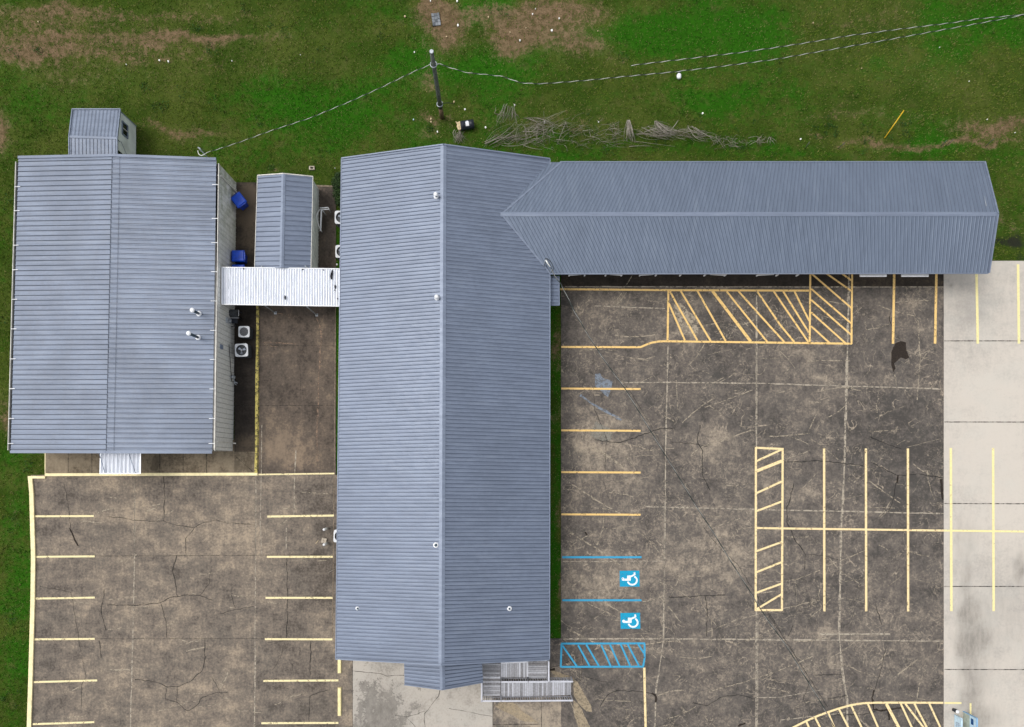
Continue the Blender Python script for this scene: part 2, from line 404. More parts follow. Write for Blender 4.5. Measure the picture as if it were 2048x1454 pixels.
def grid_mesh(name, X, Y, Z, mat, attrs, kind='structure'):
    ny, nx = X.shape; co = np.stack([X, Y, Z], -1).reshape(-1, 3).astype(np.float32)
    idx = np.arange(ny * nx).reshape(ny, nx)
    q = np.stack([idx[:-1, :-1], idx[:-1, 1:], idx[1:, 1:], idx[1:, :-1]], -1).reshape(-1, 4)
    me = bpy.data.meshes.new(name); me.vertices.add(len(co)); me.vertices.foreach_set('co', co.ravel())
    me.loops.add(q.size); me.loops.foreach_set('vertex_index', q.ravel().astype(np.int32))
    me.polygons.add(len(q)); me.polygons.foreach_set('loop_start', np.arange(0, q.size, 4, dtype=np.int32))
    me.update(calc_edges=True)
    for k, v in attrs.items():
        a = me.attributes.new(k, 'FLOAT', 'POINT'); a.data.foreach_set('value', v.ravel().astype(np.float32))
    me.materials.append(mat); o = bpy.data.objects.new(name, me); col.objects.link(o)
    if kind: o['kind'] = kind
    return o
grid_mesh('ground', X, Y, Z, M['grass'], {'dirt': dirt, 'wet': wet, 'lush': lushmap(PX, PY)})

# ---------------------------------------------------------------- pavements
def pave(name, x0, y0, x1, y1, z, mat, tan=(), stain=(), base=0., seed=1, step=7, warp=18, apron=.3):
    nx = max(3, int((x1 - x0) / step)); ny = max(3, int((y1 - y0) / step))
    gx, gy = np.meshgrid(np.linspace(x0, x1, nx), np.linspace(y1, y0, ny))
    t = blobs(gx, gy, list(tan), warp, seed) + base; k = blobs(gx, gy, list(stain), warp, seed + 5)
    x = (gx - NX) * S; y = -(gy - NY) * S
    o = grid_mesh(name, x, y, np.full_like(x, z), mat, {'tan': t, 'stain': k})
    # edges of the slab down into the soil
    me = o.data; b = MB(); X0, Y0 = (x0 - NX) * S, -(y0 - NY) * S; X1, Y1 = (x1 - NX) * S, -(y1 - NY) * S
    for p, q in (((X0, Y0), (X1, Y0)), ((X1, Y0), (X1, Y1)), ((X1, Y1), (X0, Y1)), ((X0, Y1), (X0, Y0))):
        b.face([(*p, z), (*q, z), (*q, z - apron), (*p, z - apron)])
    e = b.build('slab_edge', mat, o)
    return o
ZL = .02
pave('left_lot', 62, 950, 706, 1800, ZL, M['lot_left'],
     tan=[(270,1020,200,40,.22),(400,1080,170,70,.22),(200,960,30,20,.3),(330,1330,150,110,.16),(560,1020,60,60,.18),(580,1330,110,90,.04),(480,1200,120,60,.14),(640,1240,40,60,.12),(690,1420,14,80,.22),(110,1000,60,30,-.18),(130,1180,50,120,-.06),(250,1250,160,160,.10)], base=.07, seed=21)
pave('alley', 515, 372, 672, 950, ZL, M['alley'],
     tan=[(590,840,90,120,.10),(560,890,60,40,.35),(590,860,70,50,.22),(540,700,60,6,.2),(600,760,60,80,.04),(640,640,24,100,.12),(600,930,80,20,.25),(560,640,40,30,-.1)], base=.0, seed=31)
pave('right_lot', 1122, 540, 1887, 1800, ZL, M['lot_right'],
     tan=[(1180,850,60,60,.34),(1165,905,35,45,.3),(1230,930,60,60,.16),(1420,900,50,60,.3),(1400,1150,120,60,.16),(1330,720,80,120,.12),(1500,780,160,30,.14),(1760,770,120,14,.3),
          (1220,1170,80,60,.14),(1600,980,50,26,.2),(1500,1000,220,140,.06),(1560,560,400,26,-.22),(1790,1000,90,160,-.10),(1800,1350,110,90,-.12),(1640,1310,60,40,.18),(1370,660,30,45,.16),(1660,1265,70,9,.3),
          (1250,1310,60,30,.25),(1500,640,150,40,-.08),(1160,600,50,50,.02),(1130,800,14,400,-.12),(1450,1060,160,60,.1)], base=.04, seed=41)
pave('lot_link', 985, 1277, 1122, 1800, ZL, M['lot_right'], tan=[(1110,1350,40,30,.2),(1140,1400,60,60,.35),(1040,1430,60,30,.55),(1100,1440,40,60,.2)], base=.08, seed=51)
pave('front_apron', 706, 1250, 985, 1800, ZL + .03, M['apron'],
     stain=[(768,1436,48,56,.80),(738,1362,24,18,.55),(752,1395,36,20,.45),(745,1500,60,60,.9),(830,1416,16,8,.7),(845,1380,12,7,.45),(795,1375,16,10,.5)], tan=[(720,1330,20,30,.2),(950,1450,70,40,.1)], seed=61)
pave('pale_slab', 1887, 522, 2600, 1800, ZL + .02, M['slab_new'],
     stain=[(1938,1160,16,80,.55),(1945,1225,30,30,.55),(1958,1275,34,34,.62),(1930,1300,20,40,.50),(1940,1385,22,44,.70),(1965,1436,40,26,.62),(2042,1140,14,34,.8),(2030,1240,30,60,.3),(1915,1060,8,60,.35),(1990,1180,14,60,.25),(1940,1060,30,40,.25),(1902,578,9,7,.8),(1935,560,24,10,.3),(1960,1330,40,60,.3)],
     tan=[(2000,900,100,160,.2),(1940,620,60,60,-.15),(2010,1200,60,160,-.06)], seed=71)
pave('side_walkway', 470, 366, 513, 948, .12, M['damp_shade'],
     tan=[(495,430,30,50,.75),(500,385,30,24,.9),(500,490,22,40,.5),(492,892,26,36,.9)], base=.0, seed=81, warp=10, apron=.2)  # base colour carries the hall wall's shade, tan blobs lighten the ends
pave('front_walkway', 92, 880, 470, 946, .12, M['walk'], tan=[(130,925,30,14,.2),(420,925,70,20,.0)], stain=[(315,922,16,14,.9),(306,940,12,8,.6)], seed=91, apron=.2, warp=8)
pave('walkway_corner', 470, 903.5, 512.9, 947.9, .124, M['walk'], tan=[(470,925,40,20,-.15)], base=-.12, seed=92, apron=.2, warp=8)
pave('garage_strip', 1102, 380, 1887, 540, ZL, M['alley'], base=-.1, seed=95)

pave('eave_walkway', 1122, 470, 1619, 573, ZL + .0035, M['damp_shade'], base=.0, tan=[(1150,560,30,20,.3),(1330,560,60,10,.2)], seed=96, warp=8, apron=.003)  # these three strips hold the wing eave's shade in their colour
pave('eave_walkway', 1704, 470, 1886.5, 573, ZL + .0035, M['damp_shade'], base=.12, tan=[(1750,560,30,20,.2),(1840,562,30,10,.2)], seed=97, warp=8, apron=.003)
pave('eave_walkway', 1622, 470, 1702, 573, ZL + .0035, M['damp_shade'], base=.05, seed=98, warp=8, apron=.003)
# kerbs
def kerb(pts, wd, z0, z1, mats, name='kerb', sh=.5):
    b = MB(); P = [W(*p) for p in pts]
    for k in range(len(P) - 1):
        a, c = P[k].copy(), P[k + 1].copy(); d = (c - a).normalized()
        a.z = c.z = (z0 + z1) / 2; b.beam(a, c + d * .0, wd, z1 - z0)
    return tag(b.build(name, mats), kind='structure')
kerb([(62,952),(65,985),(67,1060),(68.5,1110),(67.5,1200),(65,1290),(63,1360),(60,1454),(54,1640)], .27, -.1, .13, M['kerb_cream'])
kerb([(58,954.5),(92,954.5)], .16, -.1, .12, M['kerb_cream'])
kerb([(92,949.4),(516,948.2)], .19, -.1, .128, M['kerb_cream'])
kerb([(92.5,880),(92.5,946)], .05, -.1, .125, M['kerb_cream'])
kerb([(516.2,606),(515.2,760),(513.4,945)], .15, -.1, .127, M['alley'])
b = MB(); b.strip([(516.6,606),(515.6,700),(515.0,760),(513.6,900),(512.9,946)], .19, .1310, jitter=.25)
tag(b.build('kerb_paint', M['p_worn']), kind='structure')
b = MB(); b.strip([(517.6,606),(517.2,700),(516.8,860),(514.9,946)], .1, .03)
tag(b.build('kerb_paint', M['p_worn']), kind='structure')
kerb([(470,367),(560,369),(672,373)], .10, -.1, .03, M['patch_rim'])
kerb([(671.5,560),(669,900),(665,1277)], .05, -.1, .03, M['patch_rim'])

# painted lines
ZP = ZL + .012
def line(pts, wd, mat, z=ZP, name='painted_line', parent=None):
    b = MB(); b.strip(pts, wd, z); o = b.build(name, mat, parent)
    if parent is None: o['kind'] = 'structure'
    return o
for y0, y1, a, c in ((1032.5,1032,70,188),(1113.5,1112.5,68,190),(1197,1195,70,190),(1278.5,1277.5,69,190),(1364,1360.5,68,195),(1448,1444,66,189),(1531,1528,64,190)):
    line([(a, y0), (c, y1)], .125, M['p_cream'])
for y0, y1, a, c in ((1033,1031,535,668),(1113.5,1113.5,534,666),(1195.5,1195.5,531.5,665.5),(1278,1278.5,530,665),(1361.5,1360.5,527,677),(1446,1445.5,523,677),(1530,1530,520,677)):
    line([(a, y0), (c, y1)], .13, M['p_cream'])
line([(517, 949), (669, 947)], .10, M['p_cream'])
for y in (777.5, 861, 944.5, 1028.8): line([(1122.5, y - .3), (1281, y + .6)], .125, M['p_yellow'])
line([(1122.5,694),(1270,694.5),(1281,694.3),(1291,690),(1303,685.5),(1318,683),(1330,682.6),(1520,685),(1703,687.5)], .13, M['p_yellow'])
line([(1120,578.5),(1336,580.5),(1620,581.5)], .13, M['p_yellow'])
z2 = ZP + .004
def hatch(name, label, outline, diags, wd, mats, loc, wide=()):
    t = empty(name, loc, label, 'painted markings'); L = local(t)
    b = MB()
    for k, o_ in enumerate(outline): b.strip(o_, wd, ZP + .0006 * k)
    b.v = [tuple(L(p)) for p in b.v]; b.build('outline', mats, t)
    for k, d in enumerate(diags):
        b = MB(); b.strip(d, wd * (1.45 if k in wide else .93), z2 + .0006 * (k % 3)); b.v = [tuple(L(p)) for p in b.v]; b.build('stripe', mats, t)
    return t
hatch('hatched_area', 'long yellow hatched no-parking area in front of the open garage eave', [[(1336.5,582),(1335,682)]],
      [[(1337.5,607),(1369.5,681)],[(1340,583),(1352,606),(1394.5,681)],[(1361,582),(1421,682)],[(1394.5,582),(1451,682)],[(1424.5,582),(1501,683)],[(1453,583),(1534,684)],
       [(1476,582),(1510,620),(1568,684)],[(1514,583),(1560,650),(1588,684)],[(1547,583),(1616,684)],[(1566,583),(1617,665)],[(1588.5,583),(1618,642)]], .13, M['p_yellow'], W(1476,632,0), (4,))
hatch('hatched_area', 'narrow yellow hatched strip running out from under the garage roof', [[(1620.5,520),(1619,687)],[(1704,520),(1702.5,688)]],
      [[(1660,530),(1702,561)],[(1632,533),(1702,582)],[(1622,547),(1702,616)],[(1622,578),(1702,647)],[(1622,600),(1702,670)],[(1622,625),(1691,687)],[(1622,652.5),(1659,686.5)]], .125, M['p_yellow'], W(1662,620,0))
for a, b_, y0 in ((1788.5,1785.5,515),(1873,1869.5,515)): line([(a, y0), (b_, 687.5)], .16, M['p_yellow'])
ZS = ZL + .02 + .012
for a, b_, y0 in ((1952,1954.6,540),(2035,2036.8,529),(2118,2120,529),(2202,2204,529)): line([(a, y0), (b_, 687.5)], .17, M['p_yellow2'], ZS)
hatch('hatched_area', 'tall cream hatched island in the middle of the right lot', [[(1511.5,894.5),(1511,1221.5)],[(1511,895.5),(1566,898)],[(1565,896),(1563.5,1221.5)],[(1511,1220),(1563.5,1220)]],
      [[(1513,922),(1563,899)],[(1513,942),(1563,922)],[(1513,986),(1563,963)],[(1513,1022),(1563,1003)],[(1513,1102),(1563,1084)],[(1513,1144),(1563,1124)],[(1513,1185),(1563,1167)],[(1513,1218),(1563,1188)]],
      .14, M['p_peach'], W(1538,1058,0), (1,))
line([(1512,1056),(1887,1061)], .13, M['p_peach'], z2 + .003)
line([(1887,1061),(2048,1063),(2500,1068)], .13, M['p_yellow2'], ZS + .004)
for x in (1648, 1731.6, 1815.5): line([(x - .3, 897), (x + .2, 1222.5)], .15, M['p_peach'], z2)
for x in (1901, 1985.4, 2069, 2153): line([(x - .3, 896), (x + .9, 1222)], .165, M['p_yellow2'], ZS)
for y in (1114.3, 1200.3): line([(1124.5, y), (1283, y)], .135, M['p_blue'])
hatch('hatched_area', 'blue hatched access aisle beside the wooden ramp', [[(1122,1287),(1290,1286.5)],[(1289,1287),(1289,1316),(1286,1333)],[(1120.5,1333.5),(1287,1333)],[(1123,1287),(1121.5,1333)]],
      [[(1125,1291),(1154,1333)],[(1156,1290),(1179,1332)],[(1172.5,1289),(1197.5,1331.5)],[(1202.5,1290),(1221,1331.5)],[(1220,1289),(1239,1332)],[(1241,1288),(1260,1331)],[(1255,1288),(1277.5,1331)],[(1276,1288),(1287.5,1306)]],
      .125, M['p_blue'], W(1205,1310,0))
line([(1288.3,1335),(1291,1454),(1295,1700)], .15, M['p_peach'])
def arc_y(x): return 1405 + max(0, (1751 - x)) ** 2 * .00178
dg = []
for x0, y0, sl in ((1612,1442,2.3),(1630,1435,2.0),(1655,1423,2.4),(1677,1417,1.95),(1702,1411,2.1),(1735,1407,2.3),(1772,1407,1.9),(1801,1407,2.15),(1810,1407,1.3),(1828,1407,1.9),(1858,1407,2.15)):
    y1 = 1560; dg.append([(x0, y0), (x0 + (y1 - y0) / sl, y1)])
dgc = [[d[0], (min(d[1][0], 1886), d[0][1] + (min(d[1][0], 1886) - d[0][0]) * (1560 - d[0][1]) / (d[1][0] - d[0][0]))] for d in dg]
hatch('hatched_area', 'curved cream hatched area at the bottom edge by the pale slab', [[(1500,1510),(1545,1478),(1586,1454.5),(1612,1441.5),(1641,1429),(1676,1417),(1701,1410),(1726,1406),(1751,1405),(1836,1405),(1886,1405.3)],[(1500,1510),(1500,1560),(1886,1562)]],
      dgc, .135, M['p_peach'], W(1720,1480,0), (6,))
line([(1888,1405.4),(1922,1405.6)], .12, M['p_yellow2'], ZS); line([(1940,1406),(1940.5,1560)], .12, M['p_yellow2'], ZS)

# accessible parking symbols
for i, (dx, dy, lab) in enumerate(((0, 0, 'upper blue wheelchair symbol, painted between the two blue lines'), (1.6, 84.3, 'lower blue wheelchair symbol, painted just above the blue hatched aisle'))):
    t = empty('accessible_symbol', W(1259 + dx, 1157 + dy, 0), lab, 'pavement symbol', 'wheelchair symbols painted on the lot'); L = local(t)
    b = MB(); c = [W(a + dx, d + dy, 0) for a, d in ((1239,1141.5),(1278.5,1141),(1279,1173),(1239.5,1173.2))]
    b.face([(p.x, p.y, ZP) for p in c][::-1]); b.v = [tuple(L(p)) for p in b.v]; b.build('blue_square', M['p_sym'], t)
    b = MB(); q = lambda u, v: (1225 + u / 10.386 + dx, 1130 + v / 10.386 + dy)
    zz = ZP + .004
    cx, cy = q(214, 290); cp = W(cx, cy, 0)
    b.face([(cp.x + .10 * math.cos(k * math.pi / 8), cp.y + .10 * math.sin(k * math.pi / 8), zz) for k in range(16)])
    b.strip([q(214, 303), q(372, 303)], .14, zz + .0004)
    b.strip([q(318, 305), q(322, 216)], .12, zz + .0008)
    b.strip([q(357, 322), q(360, 215)], .13, zz + .0012)
    b.strip([q(372, 238), q(425, 215), q(462, 195)], .11, zz + .0016)
    b.strip([q(462, 205), q(450, 148)], .11, zz + .002)
    arc = []
    for k in range(17):
        a = R(-62 + k * (62 + 165) / 16); arc.append(q(408 + 96 * math.cos(a), 318 + 90 * math.sin(a)))
    b.strip(arc, .115, zz + .0024)
    b.v = [tuple(L(p)) for p in b.v]; b.build('wheelchair_figure', M['p_white'], t)

# joints, scuffs, stains
def lines(name, L, mat, z, jitter=.0, sub=0):
    b = MB()
    for pts, wd in L:
        if sub:
            out = [pts[0]]
            for k in range(len(pts) - 1):
                a, c = pts[k], pts[k + 1]; n = max(1, int(math.dist(a, c) / sub))
                for j in range(1, n + 1):
                    f = j / n; e = 0 if (k == len(pts) - 2 and j == n) else 1
                    out.append((a[0] + (c[0] - a[0]) * f + random.uniform(-1, 1) * jitter * e, a[1] + (c[1] - a[1]) * f + random.uniform(-1, 1) * jitter * e))
            pts = out
            wd = [wd * random.uniform(.45, 1.25) for _ in pts]
        b.strip(pts, wd, z + random.uniform(0, .0015))
    return tag(b.build(name, mat), kind='structure')
zj = ZL + .004
lines('pavement_joints', [([(1336,690),(1331,900),(1327,1278),(1312,1380),(1302,1700)],.10),([(1513,582),(1512.5,900),(1512,1454),(1512,1700)],.12),([(1515.5,1225),(1515,1454),(1515,1700)],.05),([(1698,545),(1692,800),(1688,950),(1682,1060),(1678,1270),(1684,1340),(1694,1400),(1700,1700)],.16),
   ([(1240,765),(1330,765),(1512,766.5),(1887,778)],.09),([(1290,1013),(1512,1019),(1887,1027)],.09),([(1125,1277.5),(1330,1277.5),(1887,1282)],.10),([(1640,1268),(1780,1268)],.13),([(1125,1123),(1325,1122)],.05),
   ([(1130,573.5),(1620,574),(1887,574)],.07),([(1190,612),(1330,617)],.08),([(1560,1440),(1630,1432),(1690,1425)],.06),([(1512,1395),(1560,1394),(1640,1380)],.05)], M['joint_tan'], zj, .4, 14)
lines('pavement_joints', [([(270,955),(269.5,1110),(266,1280),(261,1454),(258,1700)],.07),([(512,952),(511.5,1110),(509,1454),(507,1700)],.06),([(511.5,1300),(509,1454)],.07),([(600,1330),(600,1330.5)],.01),
   ([(524,850),(521,1050),(524,1110)],.06),([(592,900),(589,960),(588,1030)],.07),([(573,1056),(572,1110)],.05)], M['joint_tan'], zj, .3, 14)
lines('pavement_joints', [([(70,1111.5),(270,1112),(510,1110.5),(640,1110)],.035),([(70,1277),(270,1277.5),(510,1277),(530,1278)],.035),([(517,811),(671,811)],.04),([(517,691),(671,692)],.035),([(600,712),(602,810)],.02),([(270,955),(269.5,1110)],.03),
    ([(511,985),(511,1110)],.03),([(985,1402),(984,1700)],.06),([(1083,1402),(1082,1700)],.06),([(706,1320),(706.5,1700)],.07),([(1888,549),(1888.5,1700)],.06),([(1330,770),(1328,1277)],.02),([(1512,690),(1512,880)],.03),([(986,1449),(1080,1448)],.05)], M['joint_dark'], zj + .002, .3, 16)
lines('slab_joints', [([(1888,682),(2560,682)],.06),([(1888,844),(2560,845)],.06),([(1888,1007),(2560,1009)],.06),([(1888,1172.5),(2560,1173)],.06),([(1888,1338.5),(2560,1340)],.06),([(1889,1505),(2560,1506)],.06),([(2150,530),(2152,1700)],.05)], M['joint_dark'], ZL + .026)
lines('walkway_joints', [([(x, 900),(x, 946)],.05) for x in (139,186,232,321.5,368,415)] + [([(474,914),(508,944)],.035)], M['joint_dark'], .132)
lines('alley_joints', [([(472,811),(512,811)],.035)], M['joint_dark'], .126)
lines('apron_joints', [([(880,1380),(878,1392),(869,1402),(862,1412),(850,1425),(849,1440),(850,1460),(852,1520)],.035),([(850,1422),(835,1427),(812,1434),(790,1430)],.03),([(812,1434),(825,1446),(836,1462)],.035),([(706,1341),(735,1344),(760,1347),(775,1351),(808,1350)],.03),([(898,1416),(940,1424),(984,1432)],.022)], M['crack'], ZL + .036, 1.0, 7)
rs = random.Random(5); SC = []
for k in range(150):
    x, y = rs.uniform(1135, 1870), rs.uniform(600, 1440); a = rs.choice([rs.gauss(-.42, .2), rs.gauss(-.42, .2), rs.gauss(.6, .25), rs.uniform(-1.6, 1.6), rs.gauss(0, .08)]); L_ = rs.uniform(15, 90); c = rs.uniform(-.25, .25)
    SC.append(([(x + math.cos(a + c * t) * L_ * t, y + math.sin(a + c * t) * L_ * t) for t in (0, .33, .66, 1)], rs.uniform(.025, .07)))
lines('tyre_scuffs', [q for q in SC if all(1125 < p[0] < 1884 for p in q[0])], M['streak_tan'], zj + .0015, .6, 8)
SC = []
for k in range(45):
    x, y = rs.uniform(90, 640), rs.uniform(970, 1440); a = rs.choice([rs.gauss(0, .15), rs.gauss(-.35, .3)]); L_ = rs.uniform(12, 60)
    SC.append(([(x + math.cos(a) * L_ * t, y + math.sin(a) * L_ * t) for t in (0, .5, 1)], rs.uniform(.03, .09)))
lines('tyre_scuffs', [q for q in SC if all(75 < p[0] < 660 for p in q[0])], M['streak_tan'], zj + .0015, 1.2, 7)
def poly(name, pts, mat, z):
    b = MB(); c = [W(x, y, 0) for x, y in pts]; b.face([(p.x, p.y, z) for p in c][::-1]); return tag(b.build(name, mat), kind='structure')
def soft_poly(name, pts, mat, z, n=5, amp=2.0):
    out = []
    for k in range(len(pts)):
        a, c = pts[k], pts[(k + 1) % len(pts)]
        for j in range(n):
            f = j / n; out.append((a[0] + (c[0] - a[0]) * f + random.uniform(-amp, amp), a[1] + (c[1] - a[1]) * f + random.uniform(-amp, amp)))
    return poly(name, out, mat, z)
soft_poly('oil_stain', [(1791,686),(1801,682.5),(1812,685),(1811,695),(1818,715),(1811,719),(1801,715),(1788,727),(1791,737),(1786,745),(1782,730),(1782,705),(1786,695)], M['oil'], zj + .001, 3, .4)
poly('paint_patch', [(1190,748),(1200,747),(1205,756),(1225,762),(1223,775),(1216,794),(1210,790),(1190,772)], M['streak_blue'], zj)
poly('paint_patch', [(1192,842),(1200,848),(1226,860),(1222,880),(1200,882),(1180,870)], M['patch_pale'], zj)
lines('paint_scuffs', [([(1160,790),(1182,806),(1243,840)],.16),], M['streak_blue'], zj + .001, .6, 8)
lines('paint_scuffs', [([(1175,892),(1205,905),(1247,935)],.15),([(1138,965),(1200,1005),(1245,1030)],.09),([(1140,1065),(1190,1095),(1240,1130)],.11),([(1208,1015),(1205,1060),(1194,1090)],.08),([(1175,1185),(1225,1215),(1245,1225)],.09),([(1140,1260),(1190,1285),(1230,1310)],.14),
   ([(1418,1383),(1500,1360),(1560,1340),(1625,1312)],.07),([(1410,1265),(1470,1240),(1640,1200)],.05),([(1420,1057),(1480,1036)],.05),([(1410,815),(1450,800),(1505,780)],.06),([(1415,892),(1480,868),(1512,858)],.07),([(1562,920),(1590,912),(1620,900)],.05),([(1520,1165),(1562,1162),(1590,1160),(1640,1140)],.05),
   ([(1552,788),(1580,778)],.04),([(1860,700),(1830,735)],.05),([(1252,716),(1290,718),(1310,712)],.09),([(1355,820),(1352,760)],.05),([(1870,600),(1790,605)],.05),([(1730,660),(1760,655),(1778,648)],.05),([(1835,640),(1840,720),(1834,800)],.07),([(1826,1448),(1838,1370),(1850,1340)],.07)], M['streak_tan'], zj + .001, 1.0, 7)
soft_poly('sand_wash', [(1098,1338),(1118,1345),(1146,1354),(1160,1372),(1172,1392),(1184,1415),(1183,1424),(1172,1422),(1155,1405),(1148,1392),(1147,1362),(1108,1350)], M['patch_sand'], zj + .001, 3, 1.0)
soft_poly('sand_wash', [(1148,1400),(1158,1410),(1175,1440),(1188,1470),(1160,1462),(1146,1420)], M['patch_sand'], zj + .001, 3, 1.2)
soft_poly('sand_wash', [(1000,1403),(1025,1404),(1050,1425),(1078,1447),(1040,1440),(990,1412)], M['patch_sand'], zj + .001, 3, 1.2)
soft_poly('sand_wash', [(1347,610),(1362,606),(1375,622),(1398,640),(1396,668),(1388,676),(1370,660),(1352,640)], M['streak_tan'], zj + .001, 3, 1.2)
lines('rust_streak', [([(633,636),(641,655),(643,680),(640,710),(637,760),(637,800),(634,860),(634,910),(635,925)],.10),([(518,684),(560,686),(592,688)],.08),([(518,688),(555,694)],.04),([(552,626),(600,634)],.06)], M['rust'], zj, .8, 9)

q4 = lambda ox, oy, L, s=4.0: [(ox + a / s, oy + b / s) for a, b in L]
CR = []
A = (0, 870)
for L, wd in (([(515,390),(540,510),(560,660),(565,740)],.03),([(1310,330),(1320,480),(1310,690)],.04),
    ([(860,655),(960,660),(1090,685),(1200,690),(1310,690),(1420,720),(1560,740),(1520,790),(1490,830),(1490,960)],.035),([(1560,740),(1620,700),(1740,680),(1800,700),(2040,720)],.035),
    ([(1415,960),(1385,1080),(1420,1290)],.05),([(860,1360),(1100,1360),(1290,1340),(1360,1300),(1500,1280),(1600,1285),(1700,1320)],.045),([(1600,1285),(1670,1200),(1690,1080)],.03),([(835,1230),(835,1280),(810,1400),(850,1560)],.045)):
    CR.append((q4(*A, L), wd))
A = (0, 1090)
for L, wd in (([(1290,470),(1330,620),(1335,740)],.035),([(1640,750),(1640,900),(1620,1000),(1540,1080),(1430,1130),(1340,1135),(1240,1090),(1080,1075)],.045),
    ([(1330,1140),(1325,1230),(1420,1260),(1500,1325),(1560,1300),(1620,1220),(1720,1180),(1820,1180)],.04),([(1420,1130),(1415,1250)],.03),([(1760,550),(1880,520),(2030,490)],.035),([(1850,400),(1885,500)],.035),
    ([(1700,1060),(1760,1180)],.03),([(795,760),(810,900)],.05),([(320,330),(570,375),(600,560),(650,850),(690,1050),(655,1130),(655,1290)],.025)):
    CR.append((q4(*A, L), wd))
A = (500, 1090)
for L, wd in (([(295,100),(300,440),(300,540),(290,760)],.045),([(490,760),(480,1050)],.05),([(340,950),(345,1050)],.03),([(140,780),(300,760)],.02),([(640,1160),(560,1170),(480,1210),(470,1440)],.035),([(180,1130),(310,1150)],.025),([(280,780),(240,900),(180,1000)],.02)):
    CR.append((q4(*A, L), wd))
A = (1050, 740)
for L, wd in (([(550,190),(560,320),(640,510),(655,560),(640,680),(640,800)],.035),([(560,560),(650,570),(760,580),(880,540),(1080,465),(1180,470)],.055),([(1400,440),(1375,560),(1420,650),(1415,830),(1480,960)],.05),([(1170,575),(1300,585),(1460,610)],.035),([(620,880),(690,1080)],.02),
    ([(720,0),(860,200),(980,400),(1120,640),(1260,860),(1330,970)],.025)):
    CR.append((q4(*A, L), wd))
A = (1050, 1050)
for L, wd in (([(1150,575),(1300,575),(1420,565),(1600,560)],.055),([(1440,570),(1455,650),(1450,890)],.05),([(455,990),(460,1140),(440,1250)],.03),([(470,1210),(560,1240),(690,1260)],.03),([(600,1450),(660,1360),(740,1320),(960,1335),(1050,1355)],.05),
    ([(1340,1420),(1460,1440),(1560,1380),(1700,1355),(1830,1390)],.04),([(200,1145),(290,1120),(440,1050)],.04),([(1430,20),(1540,160),(1700,320),(1860,570),(2040,860)],.03)):
    CR.append((q4(*A, L), wd))
A = (1536, 844)
for L, wd in (([(820,120),(960,180),(1065,215)],.05),([(840,330),(960,390),(1040,430),(1020,520),(990,650),(960,715)],.05),([(1045,425),(1200,415),(1300,430),(1390,450)],.05),([(130,320),(420,310),(600,330),(760,350)],.05),
    ([(205,490),(180,600),(150,680),(150,800),(220,950),(300,1060),(290,1180)],.05),([(300,1060),(440,1070),(560,1100)],.035),([(215,1330),(215,1390)],.04),([(1110,1180),(1100,1454)],.01)):
    CR.append((q4(*A, L), wd))
A = (1536, 1200)
for L, wd in (([(860,40),(910,200)],.05),([(945,370),(900,560),(850,720)],.04),([(530,920),(760,915),(860,890)],.05),([(370,600),(600,590)],.045),([(480,785),(630,765)],.05),([(0,80),(130,310),(320,610),(480,860)],.04),([(200,200),(160,290)],.04),([(330,640),(280,800)],.04),([(150,1000),(160,1100)],.03)):
    CR.append((q4(*A, L), wd))
lines('pavement_cracks', CR, M['crack'], ZL + .008, 1.1, 6)
lines('pavement_cracks', [([(1748,1380),(1744,1395),(1747,1418),(1762,1422),(1776,1418),(1778,1440)],.13),([(1762,1420),(1804,1415)],.09),([(1796,950),(1794,966)],.10),([(1882,958),(1884,990),(1886,1000)],.16),([(140,1056),(150,1080),(157,1092)],.09),([(1303,1386),(1312,1392),(1311,1404)],.12),([(1476,1452),(1490,1446)],.12),([(1780,625),(1778,640),(1784,655)],.05),([(1170,1064),(1174,1070)],.14),([(1098,1340),(1110,1338)],.16)], M['oil'], ZL + .0095, .8, 5)

# ---------------------------------------------------------------- ribbed sheet surfaces
def ribbed(mb, e0, e1, r0, r1, pitch, rib_w, rib_h, dark_strip, thick=.03, m_flat=0, m_dark=1, first=.5, side=0.018):
    """sheet with ribs from the edge e0-e1 up to r0-r1; grime = width of the strip beside each rib, seam dirt and rib shade in its colour"""
    e0, e1, r0, r1 = map(Vector, (e0, e1, r0, r1))
    nrm = (e1 - e0).cross(r0 - e0).normalized()
    if nrm.z < -1e-6: nrm = -nrm
    Lg = ((e1 - e0).length + (r1 - r0).length) / 2; n = max(1, round(Lg / pitch)); st = 1.0 / n
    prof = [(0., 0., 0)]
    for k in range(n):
        c = (k + first) * st; hw = rib_w / 2 / Lg; sd = side / Lg; g = dark_strip / Lg
        prof += [(c - hw - sd, 0., 0), (c - hw, rib_h, 0), (c + hw, rib_h, 0), (c + hw + sd, 0., 1), (c + hw + sd + g, 0., 1)]  # dark rib side and strip: seam dirt plus rib shade put into colour
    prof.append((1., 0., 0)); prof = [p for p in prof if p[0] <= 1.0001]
    P = lambda u, h, a, b: a.lerp(b, u) + nrm * h
    for k in range(len(prof) - 1):
        (u0, h0, _), (u1, h1, md) = prof[k], prof[k + 1]
        if u1 - u0 < 1e-7: continue
        pts = [P(u0, h0, e0, e1), P(u1, h1, e0, e1), P(u1, h1, r0, r1), P(u0, h0, r0, r1)]
        if (pts[1] - pts[0]).cross(pts[2] - pts[0]).dot(nrm) < 0: pts = pts[::-1]
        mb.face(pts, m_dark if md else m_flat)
    # underside and edges
    d = nrm * -thick
    un = [e0 + d, e1 + d, r1 + d, r0 + d]; tp = [e0, e1, r1, r0]
    mb.face(un if (un[1] - un[0]).cross(un[2] - un[0]).dot(nrm) < 0 else un[::-1], m_flat)
    for k in range(4): mb.face([tp[k], tp[(k + 1) % 4], un[(k + 1) % 4], un[k]], m_flat)
    return nrm

